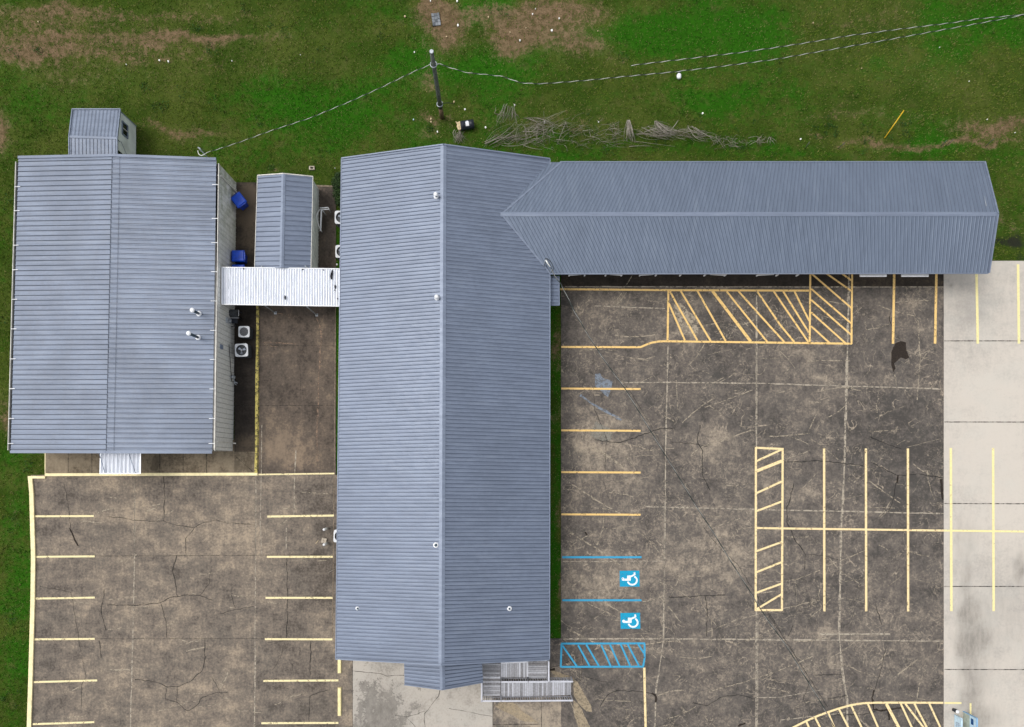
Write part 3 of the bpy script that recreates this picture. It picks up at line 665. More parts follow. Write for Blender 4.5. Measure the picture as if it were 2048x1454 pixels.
def ridge_cap(mb, a, b, wl, wr, dl, dr, lift=.035, m=0):
    """a,b ridge ends; wl/wr half widths; dl/dr downhill unit vectors of either side"""
    a, b = Vector(a), Vector(b); up = Vector((0, 0, lift))
    dl = Vector(dl); dr = Vector(dr)
    for d, wd in ((dl, wl), (dr, wr)):
        pts = [a + up, b + up, b + d * wd + up * .9, a + d * wd + up * .9]
        if (pts[1] - pts[0]).cross(pts[2] - pts[0]).z < 0: pts = pts[::-1]
        mb.face(pts, m)
        lo = [p - up * .5 for p in (a + d * wd + up * .9, b + d * wd + up * .9)]
        mb.face([a + d * wd + up * .9, b + d * wd + up * .9, lo[1], lo[0]], m)
    for e in (a, b): mb.face([e + up, e + dl * wl + up * .4, e + dr * wr + up * .4], m)

def downhill(ridge_pt, eave_pt): return (Vector(eave_pt) - Vector(ridge_pt)).normalized()
def relocal(mb, t):
    L = Vector(t.location); mb.v = [(p[0] - L.x, p[1] - L.y, p[2] - L.z) for p in mb.v]; return mb

# ---------------------------------------------------------------- main L-shaped building
ZE, ZR, ZW = 3.0, 4.8, 3.85
main = empty('school_building', W(885, 800, 0), 'large L-shaped building under one long blue-grey ribbed metal roof', 'building')
nw, sw = W(683.5, 318, ZE), W(672, 1316.5, ZE); ne, se = W(1099.5, 319, ZE), W(1098.5, 1318, ZE)
rn, rs = W(887, 290.5, ZR), W(883, 1328, ZR)
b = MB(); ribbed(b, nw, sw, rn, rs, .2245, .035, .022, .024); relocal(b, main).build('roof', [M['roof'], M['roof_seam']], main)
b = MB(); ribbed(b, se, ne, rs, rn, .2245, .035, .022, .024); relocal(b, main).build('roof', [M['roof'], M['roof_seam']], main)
b = MB(); ridge_cap(b, rn + Vector((0,.03,0)), rs - Vector((0,.03,0)), .19, .19, downhill(rn, nw.lerp(W(683.5,318,ZE),1)) * 1, downhill(rn, ne)); relocal(b, main)
rc = b.build('ridge_cap', M['ridge'], main)
# rake and eave trim
b = MB()
for a, c in ((nw, rn), (rn, ne), (sw, rs), (rs, se)):
    off = Vector((0, .03 if a.y > 10 else -.03, .01)); b.beam(a + off, c + off, .07, .14)
for a, c in ((nw, sw), (ne, se)):
    off = Vector((-.02 if a.x < -3 else .02, 0, -.03)); b.beam(a + off, c + off, .05, .12)
relocal(b, main).build('roof_trim', M['ridge'], main)
# wing
wne, wse = W(1968, 324, ZE), W(1976.5, 546, ZE); wre = W(1994.5, 428, ZW); wrw = W(972, 428.5, ZW)
wnw, wsw = W(1040, 324.5, ZE + .002), W(1040, 547.5, ZE + .002)
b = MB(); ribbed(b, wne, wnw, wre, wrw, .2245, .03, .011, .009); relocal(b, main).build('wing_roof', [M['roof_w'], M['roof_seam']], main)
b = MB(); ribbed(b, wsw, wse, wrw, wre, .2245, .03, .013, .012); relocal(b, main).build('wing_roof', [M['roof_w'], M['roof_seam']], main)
b = MB(); ridge_cap(b, W(1001, 428.4, ZW), wre, .13, .13, downhill(wre, wne - Vector((0,0,0))).lerp(Vector((0,.97,-.23)), .9), Vector((0, -.97, -.23))); relocal(b, main).build('ridge_cap', M['ridge'], main)
b = MB()
for a, c in ((wne, wre), (wse, wre)): b.beam(a + Vector((.02,0,.01)), c + Vector((.02,0,.01)), .08, .16)
b.beam(W(1120, 324.3, ZE) + Vector((0,.02,-.03)), wne + Vector((0,.02,-.03)), .05, .12)
b.beam(W(1101, 547.3, ZE) + Vector((0,-.02,-.03)), wse + Vector((0,-.02,-.03)), .05, .12)
# valley flashings where the two roofs meet
va = W(1003, 428.5, ZW); vb = W(1100.5, 547, ZE); vc = W(1122, 324.5, ZE)
for q in (vb, vc):
    p0, p1 = va.copy(), q.copy(); p0.z += .022; p1.z += .022; b.beam(p0, p1, .10, .02)
relocal(b, main).build('roof_trim', M['ridge'], main)
# walls
def wall_ring(mb, poly_, z0, z1, m=0):
    n = len(poly_)
    for k in range(n):
        p, q = poly_[k], poly_[(k + 1) % n]; mb.face([(p[0], p[1], z0), (q[0], q[1], z0), (q[0], q[1], z1), (p[0], p[1], z1)], m)
ins = .5
b = MB(); X0, X1 = nw.x + ins, ne.x - ins; Y1, Y0 = nw.y - ins, sw.y + ins
ridx = (rn.x + rs.x) / 2; zin = ZE + (ZR - ZE) * ins / (ridx - nw.x) - .06
for yy in (Y1, Y0):
    pts = [(X0, yy, 0), (X1, yy, 0), (X1, yy, zin), (ridx, yy, ZR - .08), (X0, yy, zin)]; b.face(pts if yy == Y0 else pts[::-1])
b.face([(X0, Y1, 0), (X0, Y0, 0), (X0, Y0, zin), (X0, Y1, zin)]); b.face([(X1, Y0, 0), (X1, Y1, 0), (X1, Y1, zin), (X1, Y0, zin)])
wx1 = wne.x - .35; wyN = wne.y - .4; wyS = wse.y + 1.35
b.face([(X1, wyN, 0), (X1, wyN, 2.95), (wx1, wyN, 2.95), (wx1, wyN, 0)]); b.face([(X1, wyS, 0), (wx1, wyS, 0), (wx1, wyS, 3.1), (X1, wyS, 3.1)])
b.face([(wx1, wyS, 0), (wx1, wyN, 0), (wx1, wyN, 3.0), (wx1, (wyN + wyS) / 2, ZW - .1), (wx1, wyS, 3.0)])
relocal(b, main).build('wall', M['wall'], main)
# soffits
b = MB(); b.box(nw.x + .03, sw.y + .1, 2.86, X0, nw.y - .1, 2.885); b.box(X1, se.y + .1, 2.86, ne.x - .03, wse.y, 2.885)
b.box(ne.x - .02, wse.y + .06, 2.87, wx1 + .2, wyS, 2.895); b.box(ne.x, wyN, 2.87, wx1 + .2, wne.y - .05, 2.895)
relocal(b, main).build('soffit', M['cream'], main)
# eave brackets and raised garage doors
ye = wse.y
def bracket(px, wedge=None):
    b = MB(); x = W(px, 548, 2.8).x
    b.beam((x, ye - .03, 2.45), (x, ye - .03, 2.88), .07, .07)
    if wedge:
        x2 = x + wedge; b.hexa([(min(x, x2), ye - .06, 2.60 if (x < x2) else 2.80), (max(x, x2), ye - .06, 2.80 if (x < x2) else 2.60), (max(x, x2), ye - .02, 2.80 if x < x2 else 2.60), (min(x, x2), ye - .02, 2.60 if x < x2 else 2.80)],
                               [(min(x, x2), ye - .06, 2.85), (max(x, x2), ye - .06, 2.85), (max(x, x2), ye - .02, 2.85), (min(x, x2), ye - .02, 2.85)])
    relocal(b, main).build('eave_bracket', M['white'], main)
for px, wd in ((1139,.75),(1170,None),(1212,None),(1244,-.75),(1281,.8),(1313,None),(1362,None),(1411,None),(1452,-1.0),(1517,.95),(1556,None),(1597,None)): bracket(px, wd)
for a, c in ((1720, 1773.5), (1803, 1857.5)):
    b = MB(); x0, x1 = W(a, 548, 2.6).x, W(c, 548, 2.6).x; b.box(x0, ye - .12, 2.55, x1, ye + 1.2, 2.60)
    for k in range(4): b.box(x0 + .02, ye - .10 + k * .33, 2.601, x1 - .02, ye - .05 + k * .33, 2.615)
    d = relocal(b, main).build('garage_door', M['white'], main)
# gabled front porch roof
pe, pr = 3.2, 3.85
a0, a1 = W(808, 1300, pe), W(809, 1368.5, pe); b0, b1 = W(963, 1300, pe), W(966, 1363.5, pe); r0, r1 = W(884, 1300, pr), W(885, 1378.5, pr)
b = MB(); ribbed(b, a0, a1, r0, r1, .2245, .035, .022, .034); ribbed(b, b1, b0, r1, r0, .2245, .035, .022, .034)
ridge_cap(b, r0, r1, .17, .17, downhill(r1, a1), downhill(r1, b1)); 
for p, q in ((a1, r1), (r1, b1)): b.beam(p + Vector((0,-.02,.01)), q + Vector((0,-.02,.01)), .05, .12, 0)
relocal(b, main).build('porch_roof', [M['roof'], M['roof_seam']], main)
for px in (812, 958):
    b = MB(); p = W(px, 1362, pe); b.beam((p.x, p.y + .15, 0), (p.x, p.y + .15, pe - .05), .12, .12); relocal(b, main).build('porch_post', M['cream'], main)
# small side door canopy
b = MB(); c0 = W(1096, 552, 2.75); c1 = W(1096, 610.5, 2.75); d0 = W(1118, 552, 2.5); d1 = W(1118.5, 610.5, 2.5)
c0.x = c1.x = X1 + .02
ribbed(b, d1, d0, c1, c0, .2245, .03, .02, .02); b.beam(d0, d1, .05, .09); b.beam(c1, d1, .05, .09)
relocal(b, main).build('door_canopy', [M['roof'], M['roof_seam']], main)
# roof vents
def roof_z(px, py):
    """height of the main roof under a photo point"""
    z = 4.0
    for _ in range(12):
        p = W(px, py, z); t = abs(p.x - ridx) / (ridx - nw.x); z = ZR - (ZR - ZE) * t
    return z
def vent(px, py, h, rad, cap, parent=main, z=None, dark=True):
    z = roof_z(px, py) if z is None else z
    p = W(px, py, z)
    b = MB(); b.tube([p + Vector((0,0,-.1)), p + Vector((0,0,h))], rad, 12); o = relocal(b, parent).build('vent_pipe', M['pipe_dark'] if dark else M['steel'], parent)
    b = MB(); b.tube([p + Vector((0,0,-.06)), p + Vector((0,0,.05)), p + Vector((0,0,.10))], [rad + .09, rad + .08, rad + .02], 12); relocal(b, parent); b.build('flashing_collar', M['white'], o)
    if cap:
        b = MB(); b.tube([p + Vector((0,0,h)), p + Vector((0,0,h+.05)), p + Vector((0,0,h+.11))], [cap, cap * .97, cap * .35], 16); relocal(b, parent); b.build('vent_cap', M['white'], o)
    return o
vent(872.5, 393.5, .38, .07, .13); vent(874, 596, .30, .07, .13); vent(872, 1090, .12, .09, None); vent(716, 1216.5, .12, .07, None); vent(1019, 1217, .12, .07, None)
# service mast with looped wires where the two roofs meet
zmast = 3.3; pm = W(1101, 537, zmast); tm = W(1090.5, 521, 4.3)
pm2 = Vector((tm.x, tm.y, 2.9)); b = MB(); b.tube([pm2, (tm.x, tm.y, 4.3)], .035, 8); b.tube([(tm.x, tm.y, 4.25), (tm.x + .1, tm.y - .12, 4.42), (tm.x + .22, tm.y - .3, 4.36)], .06, 8)
o = relocal(b, main).build('service_mast', M['steel'], main)
b = MB()
for sx, rr in ((.30, .02), (.16, .015), (-.12, .015)):
    pts = [Vector((tm.x + .03 + sx * math.sin(t) * .9 + .16 * (1 - math.cos(t)) , tm.y + .12 - .62 * (1 - math.cos(t)) / 1.6, 4.35 - .25 * math.sin(t / 2))) for t in [k * math.pi / 10 for k in range(11)]]
    b.tube(pts, rr, 6)
relocal(b, main).build('wire_loop', M['wire_black'], o)
b = MB(); b.tube([(tm.x + .02, tm.y - .02, 4.5), (tm.x + .12, tm.y - .2, 4.46), (tm.x + .3, tm.y - .42, 4.4)], .03, 6); relocal(b, main).build('wire_loop', M['wire_bare'], o)

# ---------------------------------------------------------------- left metal building
ZA, ZB = 3.05, 3.5
hall = empty('metal_hall', W(225, 610, 0), 'wide low-pitched grey metal hall with white gutters and bracket straps', 'building')
hnw, hsw = W(37, 317, ZA), W(21.5, 902, ZA); hne, hse = W(432.5, 320.5, ZA), W(424.5, 903, ZA); hrn, hrs = W(224.5, 313, ZB), W(212.5, 902.5, ZB)
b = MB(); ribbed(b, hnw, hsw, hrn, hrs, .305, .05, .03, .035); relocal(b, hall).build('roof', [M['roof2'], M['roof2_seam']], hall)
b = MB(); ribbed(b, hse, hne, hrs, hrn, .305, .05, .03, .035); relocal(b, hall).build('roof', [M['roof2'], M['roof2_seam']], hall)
for pr_ in (((hnw, hrn), (hrn, hne)), ((hsw, hrs), (hrs, hse))):
    b = MB()
    for a, c in pr_:
        off = Vector((0, .06 if a.y > 10 else -.05, .02)); b.beam(a + off, c + off, .16, .10)
    relocal(b, hall).build('rake_trim', M['roof2'], hall)
b = MB(); b.beam(hrn + Vector((0,0,.03)), hrs + Vector((0,0,.03)), .02, .02)
u = Vector((.46, 0, -.0)); b.beam(hrn + Vector((.46,0,.005)), hrs + Vector((.46,0,.005)), .012, .012)
relocal(b, hall).build('ridge_seam', M['roof2_seam'], hall)
for side, (a, c) in ((-1, (hnw, hsw)), (1, (hne, hse))):
    ox = side * .075; b = MB()
    b.beam(a + Vector((ox * .8, -.2, -.15)), c + Vector((ox * .8, .05, -.15)), .16, .02, 1)
    b.beam(a + Vector((ox * 2.1, -.2, -.05)), c + Vector((ox * 2.1, .05, -.05)), .035, .18, 0)
    g = relocal(b, hall).build('gutter', [M['cream'], M['dark']], hall)
    ticks = (367.5,435.5,484,542.3,601,660,718.5,777.5,837,887) if side > 0 else (375,423,492,541,600,659,719,778.5,838,888)
    for y in ticks:
        f = (y - 318) / (903 - 318); p = a.lerp(c, f); b = MB()
        b.beam(p + Vector((ox * 2.2, 0, .045)), p + Vector((-side * .20, 0, .055 + .015)), .035, .012)
        relocal(b, hall); b.build('gutter_strap', M['white'], g)
# walls (ribbed sheet)
wb = [W(474, 367, 0), W(466.5, 902, 0)]; xl0 = hnw.x + .12; xl1 = hsw.x + .12
b = MB()
def ribwall(mb, p, q, z0, z1, pitch=.305):
    p, q = Vector(p), Vector(q); d = (q - p); L_ = d.length; d.normalize(); nr = Vector((d.y, -d.x, 0)); n = int(L_ / pitch)
    prev = 0; prof = [(0, 0, 0)]
    for k in range(n):
        c = (k + .5) * L_ / n; prof += [(c - .035, 0, 0), (c - .015, .022, 0), (c + .015, .022, 0), (c + .035, 0, 1), (c + .05, 0, 1)]
    prof.append((L_, 0, 0))
    for k in range(len(prof) - 1):
        u0, h0, _ = prof[k]; u1, h1, md = prof[k + 1]
        A_, B_ = p + d * u0 + nr * h0, p + d * u1 + nr * h1
        mb.face([(A_.x, A_.y, z0), (B_.x, B_.y, z0), (B_.x, B_.y, z1), (A_.x, A_.y, z1)], md)
E0, E1 = wb[1], wb[0]
ribwall(b, (E0.x, E0.y, 0), (E1.x, E1.y, 0), 0, 2.98)
ribwall(b, (xl1, E0.y, 0), (E0.x, E0.y, 0), 0, 3.0); ribwall(b, (E1.x, E1.y, 0), (xl0, E1.y, 0), 0, 3.0); ribwall(b, (xl0, E1.y, 0), (xl1, E0.y, 0), 0, 2.98)
for yy, xa, xb in ((E0.y, xl1, E0.x), (E1.y, xl0, E1.x)):
    b.face([(xa, yy, 2.98), (xb, yy, 2.98), ((xa + xb) / 2, yy, ZB - .04)])
relocal(b, hall).build('wall', [M['wall'], M['wall_seam']], hall)
b = MB(); b.box(hne.x - .5, E0.y, 2.93, E0.x + .01, E1.y, 2.95); b.box(hnw.x, E1.y, 2.95, hne.x, hne.y, 2.97); b.box(xl1, hse.y, 2.95, hse.x, E0.y, 2.97)
relocal(b, hall).build('soffit', M['cream'], hall)
def downspout(py):
    f = (py - 367) / (902 - 367); p = E1.lerp(E0, f); b = MB()
    b.beam((p.x + .05, p.y, .15), (p.x + .05, p.y, 2.85), .08, .07); b.beam((p.x + .05, p.y, .2), (p.x + .22, p.y - .02, .14), .08, .07); b.beam((p.x + .05, p.y, 2.82), (p.x - .1, p.y, 2.95), .08, .07)
    relocal(b, hall).build('downspout', M['cream'], hall)
downspout(886.5); downspout(387)
vent(398, 627.5, .95, .085, .145, hall, 3.13, True); vent(396.5, 675, 1.35, .085, .145, hall, 3.13, True)
# grey wall louvre, gas riser and meter box on the east wall
def on_wall(py, z): f = (py - 367) / (902 - 367); p = E1.lerp(E0, f); return Vector((p.x, p.y, z))
b = MB(); p = on_wall(706, 2.4); b.box(p.x, p.y - .14, 2.2, p.x + .08, p.y + .14, 2.5); 
for k in range(5): b.box(p.x + .08, p.y - .13, 2.22 + k * .055, p.x + .10, p.y + .13, 2.245 + k * .055)
relocal(b, hall).build('wall_louvre', M['frame_grey'], hall)
b = MB(); p = on_wall(668, 1); b.tube([(p.x + .06, p.y - .9, 1.2), (p.x + .06, p.y - 3.2, .7), (p.x + .1, p.y - 3.2, .3)], .02, 6); relocal(b, hall).build('conduit', M['dark'], hall)
# south porch roof of corrugated sheet
zp = 2.55; f0, f1, g0, g1 = W(202, 890, zp + .12), W(281.5, 890, zp + .12), W(200.5, 947, zp), W(281, 947, zp)
def corrugated(mb, a0, a1, b0, b1, pitch=.076, amp=.014, seg=4, m=0, md=1, dark_every=0, w_dark=.25):
    a0, a1, b0, b1 = map(Vector, (a0, a1, b0, b1)); L_ = (a1 - a0).length; n = int(L_ / pitch) * seg; nr = (a1 - a0).cross(b0 - a0).normalized(); nr = nr if nr.z > 0 else -nr
    for k in range(n):
        u0, u1 = k / n, (k + 1) / n
        h = lambda j: amp * math.cos(2 * math.pi * j / seg)
        pts = [a0.lerp(a1, u0) + nr * h(k), a0.lerp(a1, u1) + nr * h(k + 1), b0.lerp(b1, u1) + nr * h(k + 1), b0.lerp(b1, u0) + nr * h(k)]
        if (pts[1] - pts[0]).cross(pts[2] - pts[0]).z < 0: pts = pts[::-1]
        mb.face(pts, md if (k % seg) == seg // 2 else m)
b = MB(); corrugated(b, f0, f1, g0, g1, .235, .03, 6); 
b.beam(g0, g1, .04, .08); b.beam(f0, g0, .04, .08); b.beam(f1, g1, .04, .08)
pc = relocal(b, hall).build('porch_canopy', [M['galv'], M['galv_dark']], hall)
for (u0, v0), (u1, v1) in (((197, 902), (210, 946)), ((256, 902), (271, 946))):
    b = MB(); b.tube([W(u0, v0, 3.0), W(u1, v1, zp + .07)], .022, 6); relocal(b, hall); b.build('stay_rod', M['frame_grey'], pc)
# mast with looped cable at the north gable
mp = W(411.5, 311, 3.1); mt_ = W(404.5, 303, 4.0)
b = MB(); b.tube([(mp.x, mp.y, 2.2), (mp.x, mp.y, 3.75)], .03, 8); b.tube([(mp.x, mp.y, 3.75), (mp.x - .05, mp.y + .1, 3.9), (mp.x - .15, mp.y + .15, 3.85)], .05, 8)
o = relocal(b, hall).build('service_mast', M['steel'], hall)
lp = [(411,306.5),(408,309.5),(403,311),(398.5,309.5),(396.5,305),(395.5,301)]
b = MB(); b.tube([W(x, y, 3.7) for x, y in lp], .022, 6); relocal(b, hall); b.build('cable_loop', M['wire_bare'], o)
b = MB(); b.tube([W(x, y, 3.68) for x, y in ((409,306),(408,300),(404,297.5),(399,298),(395.5,301))], .015, 6); relocal(b, hall); b.build('cable_loop', M['wire_black'], o)

# ---------------------------------------------------------------- lean-to shed north of the hall
shed = empty('storage_shed', W(205, 285, 0), 'small shed with seamed metal roof and a two-pane side window behind the hall', 'shed')
s_a0, s_a1 = W(145, 218.5, 2.1), W(241, 218.5, 2.1); s_r0, s_r1 = W(138.5, 273.5, 2.55), W(234.5, 276.5, 2.55); s_b0, s_b1 = W(139, 330, 2.25), W(235, 330, 2.25)
b = MB(); ribbed(b, s_a1, s_a0, s_r1, s_r0, .225, .02, .018, .022); ribbed(b, s_b0, s_b1, s_r0, s_r1, .225, .02, .018, .022)
b.beam(s_r0, s_r1, .14, .05, 0); 
for a, c in ((s_a0, s_r0), (s_r0, s_b0), (s_a1, s_r1), (s_r1, s_b1), (s_a0, s_a1)): b.beam(a + Vector((0,0,.01)), c + Vector((0,0,.01)), .06, .09)
relocal(b, shed).build('roof', [M['roof2'], M['roof2_seam']], shed)
e0 = W(272, 252.5, 0); xw = W(146, 252, 0).x
b = MB(); yb = W(0, 330, 0).y; ym = s_r1.y
xW = s_a0.x + .1
b.face([(e0.x, yb, 0), (e0.x, e0.y, 0), (e0.x, e0.y, 2.03), (e0.x, ym, 2.48), (e0.x, yb, 2.3)])
b.face([(e0.x, e0.y, 0), (xW, e0.y, 0), (xW, e0.y, 2.03), (e0.x, e0.y, 2.03)])
b.face([(xW, e0.y, 0), (xW, yb, 0), (xW, yb, 2.3), (xW, ym, 2.48), (xW, e0.y, 2.03)])
relocal(b, shed).build('wall', M['shed_white'], shed)
b = MB(); b.beam((e0.x + .01, ym + .02, 2.0), (e0.x + .01, ym + .02, 2.45), .03, .04); b.beam((e0.x + .01, ym + .1, 1.9), (e0.x + .01, yb, 1.0), .02, .02); relocal(b, shed).build('wall_trim', M['frame_grey'], shed)
b = MB(); b.beam((e0.x + .012, e0.y, .0), (e0.x + .012, e0.y, 2.0), .06, .04); relocal(b, shed).build('wall_trim', M['frame_grey'], shed)
wy0, wy1 = e0.y - .55, e0.y - 1.30
zc0, zc1 = 1.15, 1.75
b = MB()
for a, c in (((wy0, zc0 - .03), (wy1, zc0 - .03)), ((wy0, zc1 + .03), (wy1, zc1 + .03))): b.beam((e0.x + .03, a[0] + .05, a[1]), (e0.x + .03, c[0] - .05, c[1]), .06, .08)
for y in (wy0 + .02, wy1 - .02): b.beam((e0.x + .03, y, zc0), (e0.x + .03, y, zc1), .06, .08)
win = relocal(b, shed).build('window', M['frame_grey'], shed)
b = MB(); b.beam((e0.x + .035, (wy0 + wy1) / 2, zc0), (e0.x + .035, (wy0 + wy1) / 2, zc1), .05, .04); relocal(b, shed); b.build('mullion', M['cream'], win)
b = MB(); b.face([(e0.x + .015, wy1, zc0), (e0.x + .015, wy0, zc0), (e0.x + .015, wy0, zc1), (e0.x + .015, wy1, zc1)]); relocal(b, shed); b.build('pane', M['glass'], win)

# ---------------------------------------------------------------- middle shed
ms = empty('storage_shed', W(570, 450, 0), 'narrow gabled shed with white side wall between hall and main building', 'shed')
m_e = 2.2; m_r = 2.75
a0, a1 = W(515, 351, m_e), W(509.2, 536, m_e); c0, c1 = W(626, 353, m_e), W(622, 537, m_e); r0, r1 = W(567, 347.3, m_r), W(563, 535.5, m_r)
b = MB(); ribbed(b, a0, a1, r0, r1, .30, .03, .022, .026); relocal(b, ms).build('roof', [M['roof'], M['roof_seam']], ms)
b = MB(); ribbed(b, c1, c0, r1, r0, .30, .03, .022, .026); relocal(b, ms).build('roof', [M['roof'], M['roof_seam']], ms)
b = MB(); ridge_cap(b, r0 + Vector((0,.02,0)), r1, .14, .14, downhill(r0, a0), downhill(r0, c0)); relocal(b, ms).build('ridge_cap', M['ridge'], ms)
b = MB(); b.beam(a0, r0, .05, .08); b.beam(r0, c0, .05, .08); b.beam(a0, a1, .03, .06); b.beam(c0, c1, .03, .06); relocal(b, ms).build('roof_trim', M['cream'], ms)
e_n, e_s = W(638, 379, 0), W(636.3, 548, 0); xw = a0.x + .2
b = MB(); ribwall(b, (e_s.x, e_s.y, 0), (e_n.x, e_n.y, 0), 0, 2.2, .22)
b.face([(e_n.x, e_n.y, 0), (xw, e_n.y, 0), (xw, e_n.y, 2.17), ((e_n.x + xw) / 2, e_n.y, m_r - .04), (e_n.x, e_n.y, 2.17)])
b.face([(xw, e_n.y, 0), (xw, e_s.y, 0), (xw, e_s.y, 2.17), (xw, e_n.y, 2.17)]); b.face([(xw, e_s.y, 0), (e_s.x, e_s.y, 0), (e_s.x, e_s.y, 2.17), ((e_n.x + xw) / 2, e_s.y, m_r - .04), (xw, e_s.y, 2.17)])
relocal(b, ms).build('wall', [M['shed_white'], M['shed_white']], ms)
# white steel handrail frame at the shed's side door
hr = empty('hand_rail', W(642, 440, 0), 'white metal handrail frame standing against the side of the gabled shed', 'railing')
b = MB()
T = lambda x, y, z: W(x, y, z)
for pts, r in (([T(640,416,.95), T(656,415,.95)], .035), ([T(641,419,.85), T(658.5,418.5,.85)], .035), ([T(643.5,419,.9), T(641.5,462,.9)], .03), ([T(642,419,.92), T(640,462,.92)], .02),
               ([T(640,418,.9), T(636,425,1.3), T(633,432,1.5), T(635,443,1.25), T(641,461,.9)], .025), ([T(656,415,.95), T(662,425,0)], .03), ([T(642,461,.9), T(644,464,0)], .03), ([T(644,419,.9), T(652,430,0)], .03)):
    b.tube(pts, r, 8)
relocal(b, hr).build('rail_frame', M['white'], hr)

# ---------------------------------------------------------------- covered walkway between the buildings
cw = empty('covered_walkway', W(560, 600, 0), 'bright corrugated canopy bridging the hall and the main building', 'canopy')
zc = 2.5; k0, k1, l0, l1 = W(444, 535.5, zc + .06), W(684, 538.5, zc + .06), W(443.5, 608, zc), W(684, 612, zc)
b = MB(); corrugated(b, k0, k1, l0, l1, .157, .020, 6, 0, 1); relocal(b, cw).build('roof', [M['galv'], M['galv_dark']], cw)
b = MB(); b.beam(l0 + Vector((0,-.02,0)), l1 + Vector((0,-.02,0)), .05, .10); b.beam(k0 + Vector((0,.02,0)), k1 + Vector((0,.02,0)), .05, .10); b.beam(k0, l0, .05, .10)
relocal(b, cw).build('fascia', M['white'], cw)
for px, py in ((551, 626), (633.5, 630), (551, 556), (634, 556)):
    p = W(px, py, 0); b = MB(); b.tube([(p.x, p.y, 0), (p.x, p.y, 2.3), (p.x - .12, p.y + .1, 2.48)], .038, 8); b.box(p.x - .09, p.y - .09, .02, p.x + .09, p.y + .09, .04); relocal(b, cw).build('post', M['steel'], cw)
for x, y, a, c in ((664,545,.10,.22),(663,552,.12,.25),(570,595,.09,.17),(670,573,.10,.12),(605,538.5,.1,.05),(669,580,.05,.05),(647,540,.05,.04),(487,537,.06,.06),(674,597,.05,.07)):
    p = W(x, y, zc + .12); b = MB()
    b.prism([(p.x + a * .6 * math.cos(t) * random.uniform(.7, 1.2), p.y + c * math.sin(t) * random.uniform(.7, 1.2)) for t in [k * math.pi / 4 for k in range(8)]], zc + .075, zc + .10, 0)
    relocal(b, cw).build('dark_leaf', M['dark'], cw)

# ---------------------------------------------------------------- wooden ramp and landing
dk = empty('wooden_ramp', W(1040, 1360, 0), 'weathered grey wooden landing and switchback ramp with picket rails', 'ramp', )
ZD = .55
def boards(x0, y0, x1, y1, z, along, zfun=None, bw=.14):
    b = MB(); p, q = W(x0, y0, z), W(x1, y1, z); xa, xb = sorted((p.x, q.x)); ya, yb_ = sorted((p.y, q.y))
    zf = zfun or (lambda x: z)
    if along == 'x':
        n = max(1, round((yb_ - ya) / bw)); st = (yb_ - ya) / n
        for k in range(n): b.hexa([(xa, ya + k * st + .008, zf(xa) - .04), (xb, ya + k * st + .008, zf(xb) - .04), (xb, ya + (k + 1) * st - .008, zf(xb) - .04), (xa, ya + (k + 1) * st - .008, zf(xa) - .04)],
                                  [(xa, ya + k * st + .008, zf(xa)), (xb, ya + k * st + .008, zf(xb)), (xb, ya + (k + 1) * st - .008, zf(xb)), (xa, ya + (k + 1) * st - .008, zf(xa))], 0, random.uniform(.05, 1))
    else:
        n = max(1, round((xb - xa) / bw)); st = (xb - xa) / n
        for k in range(n):
            x_a, x_b = xa + k * st + .008, xa + (k + 1) * st - .008
            b.hexa([(x_a, ya, zf(x_a) - .04), (x_b, ya, zf(x_b) - .04), (x_b, yb_, zf(x_b) - .04), (x_a, yb_, zf(x_a) - .04)], [(x_a, ya, zf(x_a)), (x_b, ya, zf(x_b)), (x_b, yb_, zf(x_b)), (x_a, yb_, zf(x_a))], 0, random.uniform(.2, 1))
    return b, (xa, ya, xb, yb_)
lowx0, lowx1 = W(1001, 0, ZD).x, W(1143, 0, .1).x
zlow = lambda x: ZD - (ZD - .08) * max(0, min(1, (x - lowx0) / (lowx1 - lowx0)))
for nm, args in (('landing', (965, 1327, 1001, 1392, ZD, 'x')), ('upper_ramp', (1001.5, 1322, 1055, 1355, ZD, 'y')), ('landing', (1056, 1314, 1094, 1356, ZD, 'x'))):
    b, _ = boards(*args); relocal(b, dk).build(nm, M['wood'], dk)
b, _ = boards(1002, 1361, 1143, 1392, .3, 'y', zlow); relocal(b, dk).build('lower_ramp', M['wood'], dk)
def railing(x0, y0, x1, y1, zf, pick=True, nm='railing', rw=.10):
    p, q = W(x0, y0, zf(W(x0, y0, ZD).x)), W(x1, y1, zf(W(x1, y1, ZD).x)); Lr = (q - p).length; b = MB(); n = max(2, int(Lr / .15))
    up = Vector((0, 0, .92)); b.beam(p + up, q + up, rw, .04, 0, .95); b.beam(p + up * .12, q + up * .12, .04, .06, 0, .4); b.beam(p + up * .9, q + up * .9, .035, .08, 0, .6)
    if pick:
        for k in range(n + 1):
            c = p.lerp(q, k / n); b.beam(c + up * .1, c + up * .93, .04, .04, 0, random.uniform(.3, .9))
    for c in (p, q): b.beam(Vector((c.x, c.y, 0)), c + up * 1.02, .09, .09, 0, .6)
    relocal(b, dk).build(nm, M['wood'], dk)
D0 = lambda x: ZD
railing(964, 1328, 964, 1394, D0); railing(964, 1393, 1001, 1393, D0); railing(1003, 1393, 1142, 1392, zlow)
railing(1003, 1355.5, 1055, 1355.5, D0); railing(1056, 1355.5, 1094, 1355.5, D0); railing(1095.5, 1316, 1095.5, 1355, D0)
railing(1098, 1355, 1142, 1355, zlow); railing(1003, 1318, 1053, 1316, D0)
b = MB(); p = W(1055, 1322, ZD + .9); b.beam((p.x, p.y, 0), (p.x, p.y, ZD + 1.0), .1, .1, 0, .6); b.beam((p.x, p.y, ZD + .92), (p.x, p.y - 1.0, ZD + .92), .08, .04, 0, .8); relocal(b, dk).build('post', M['wood'], dk)

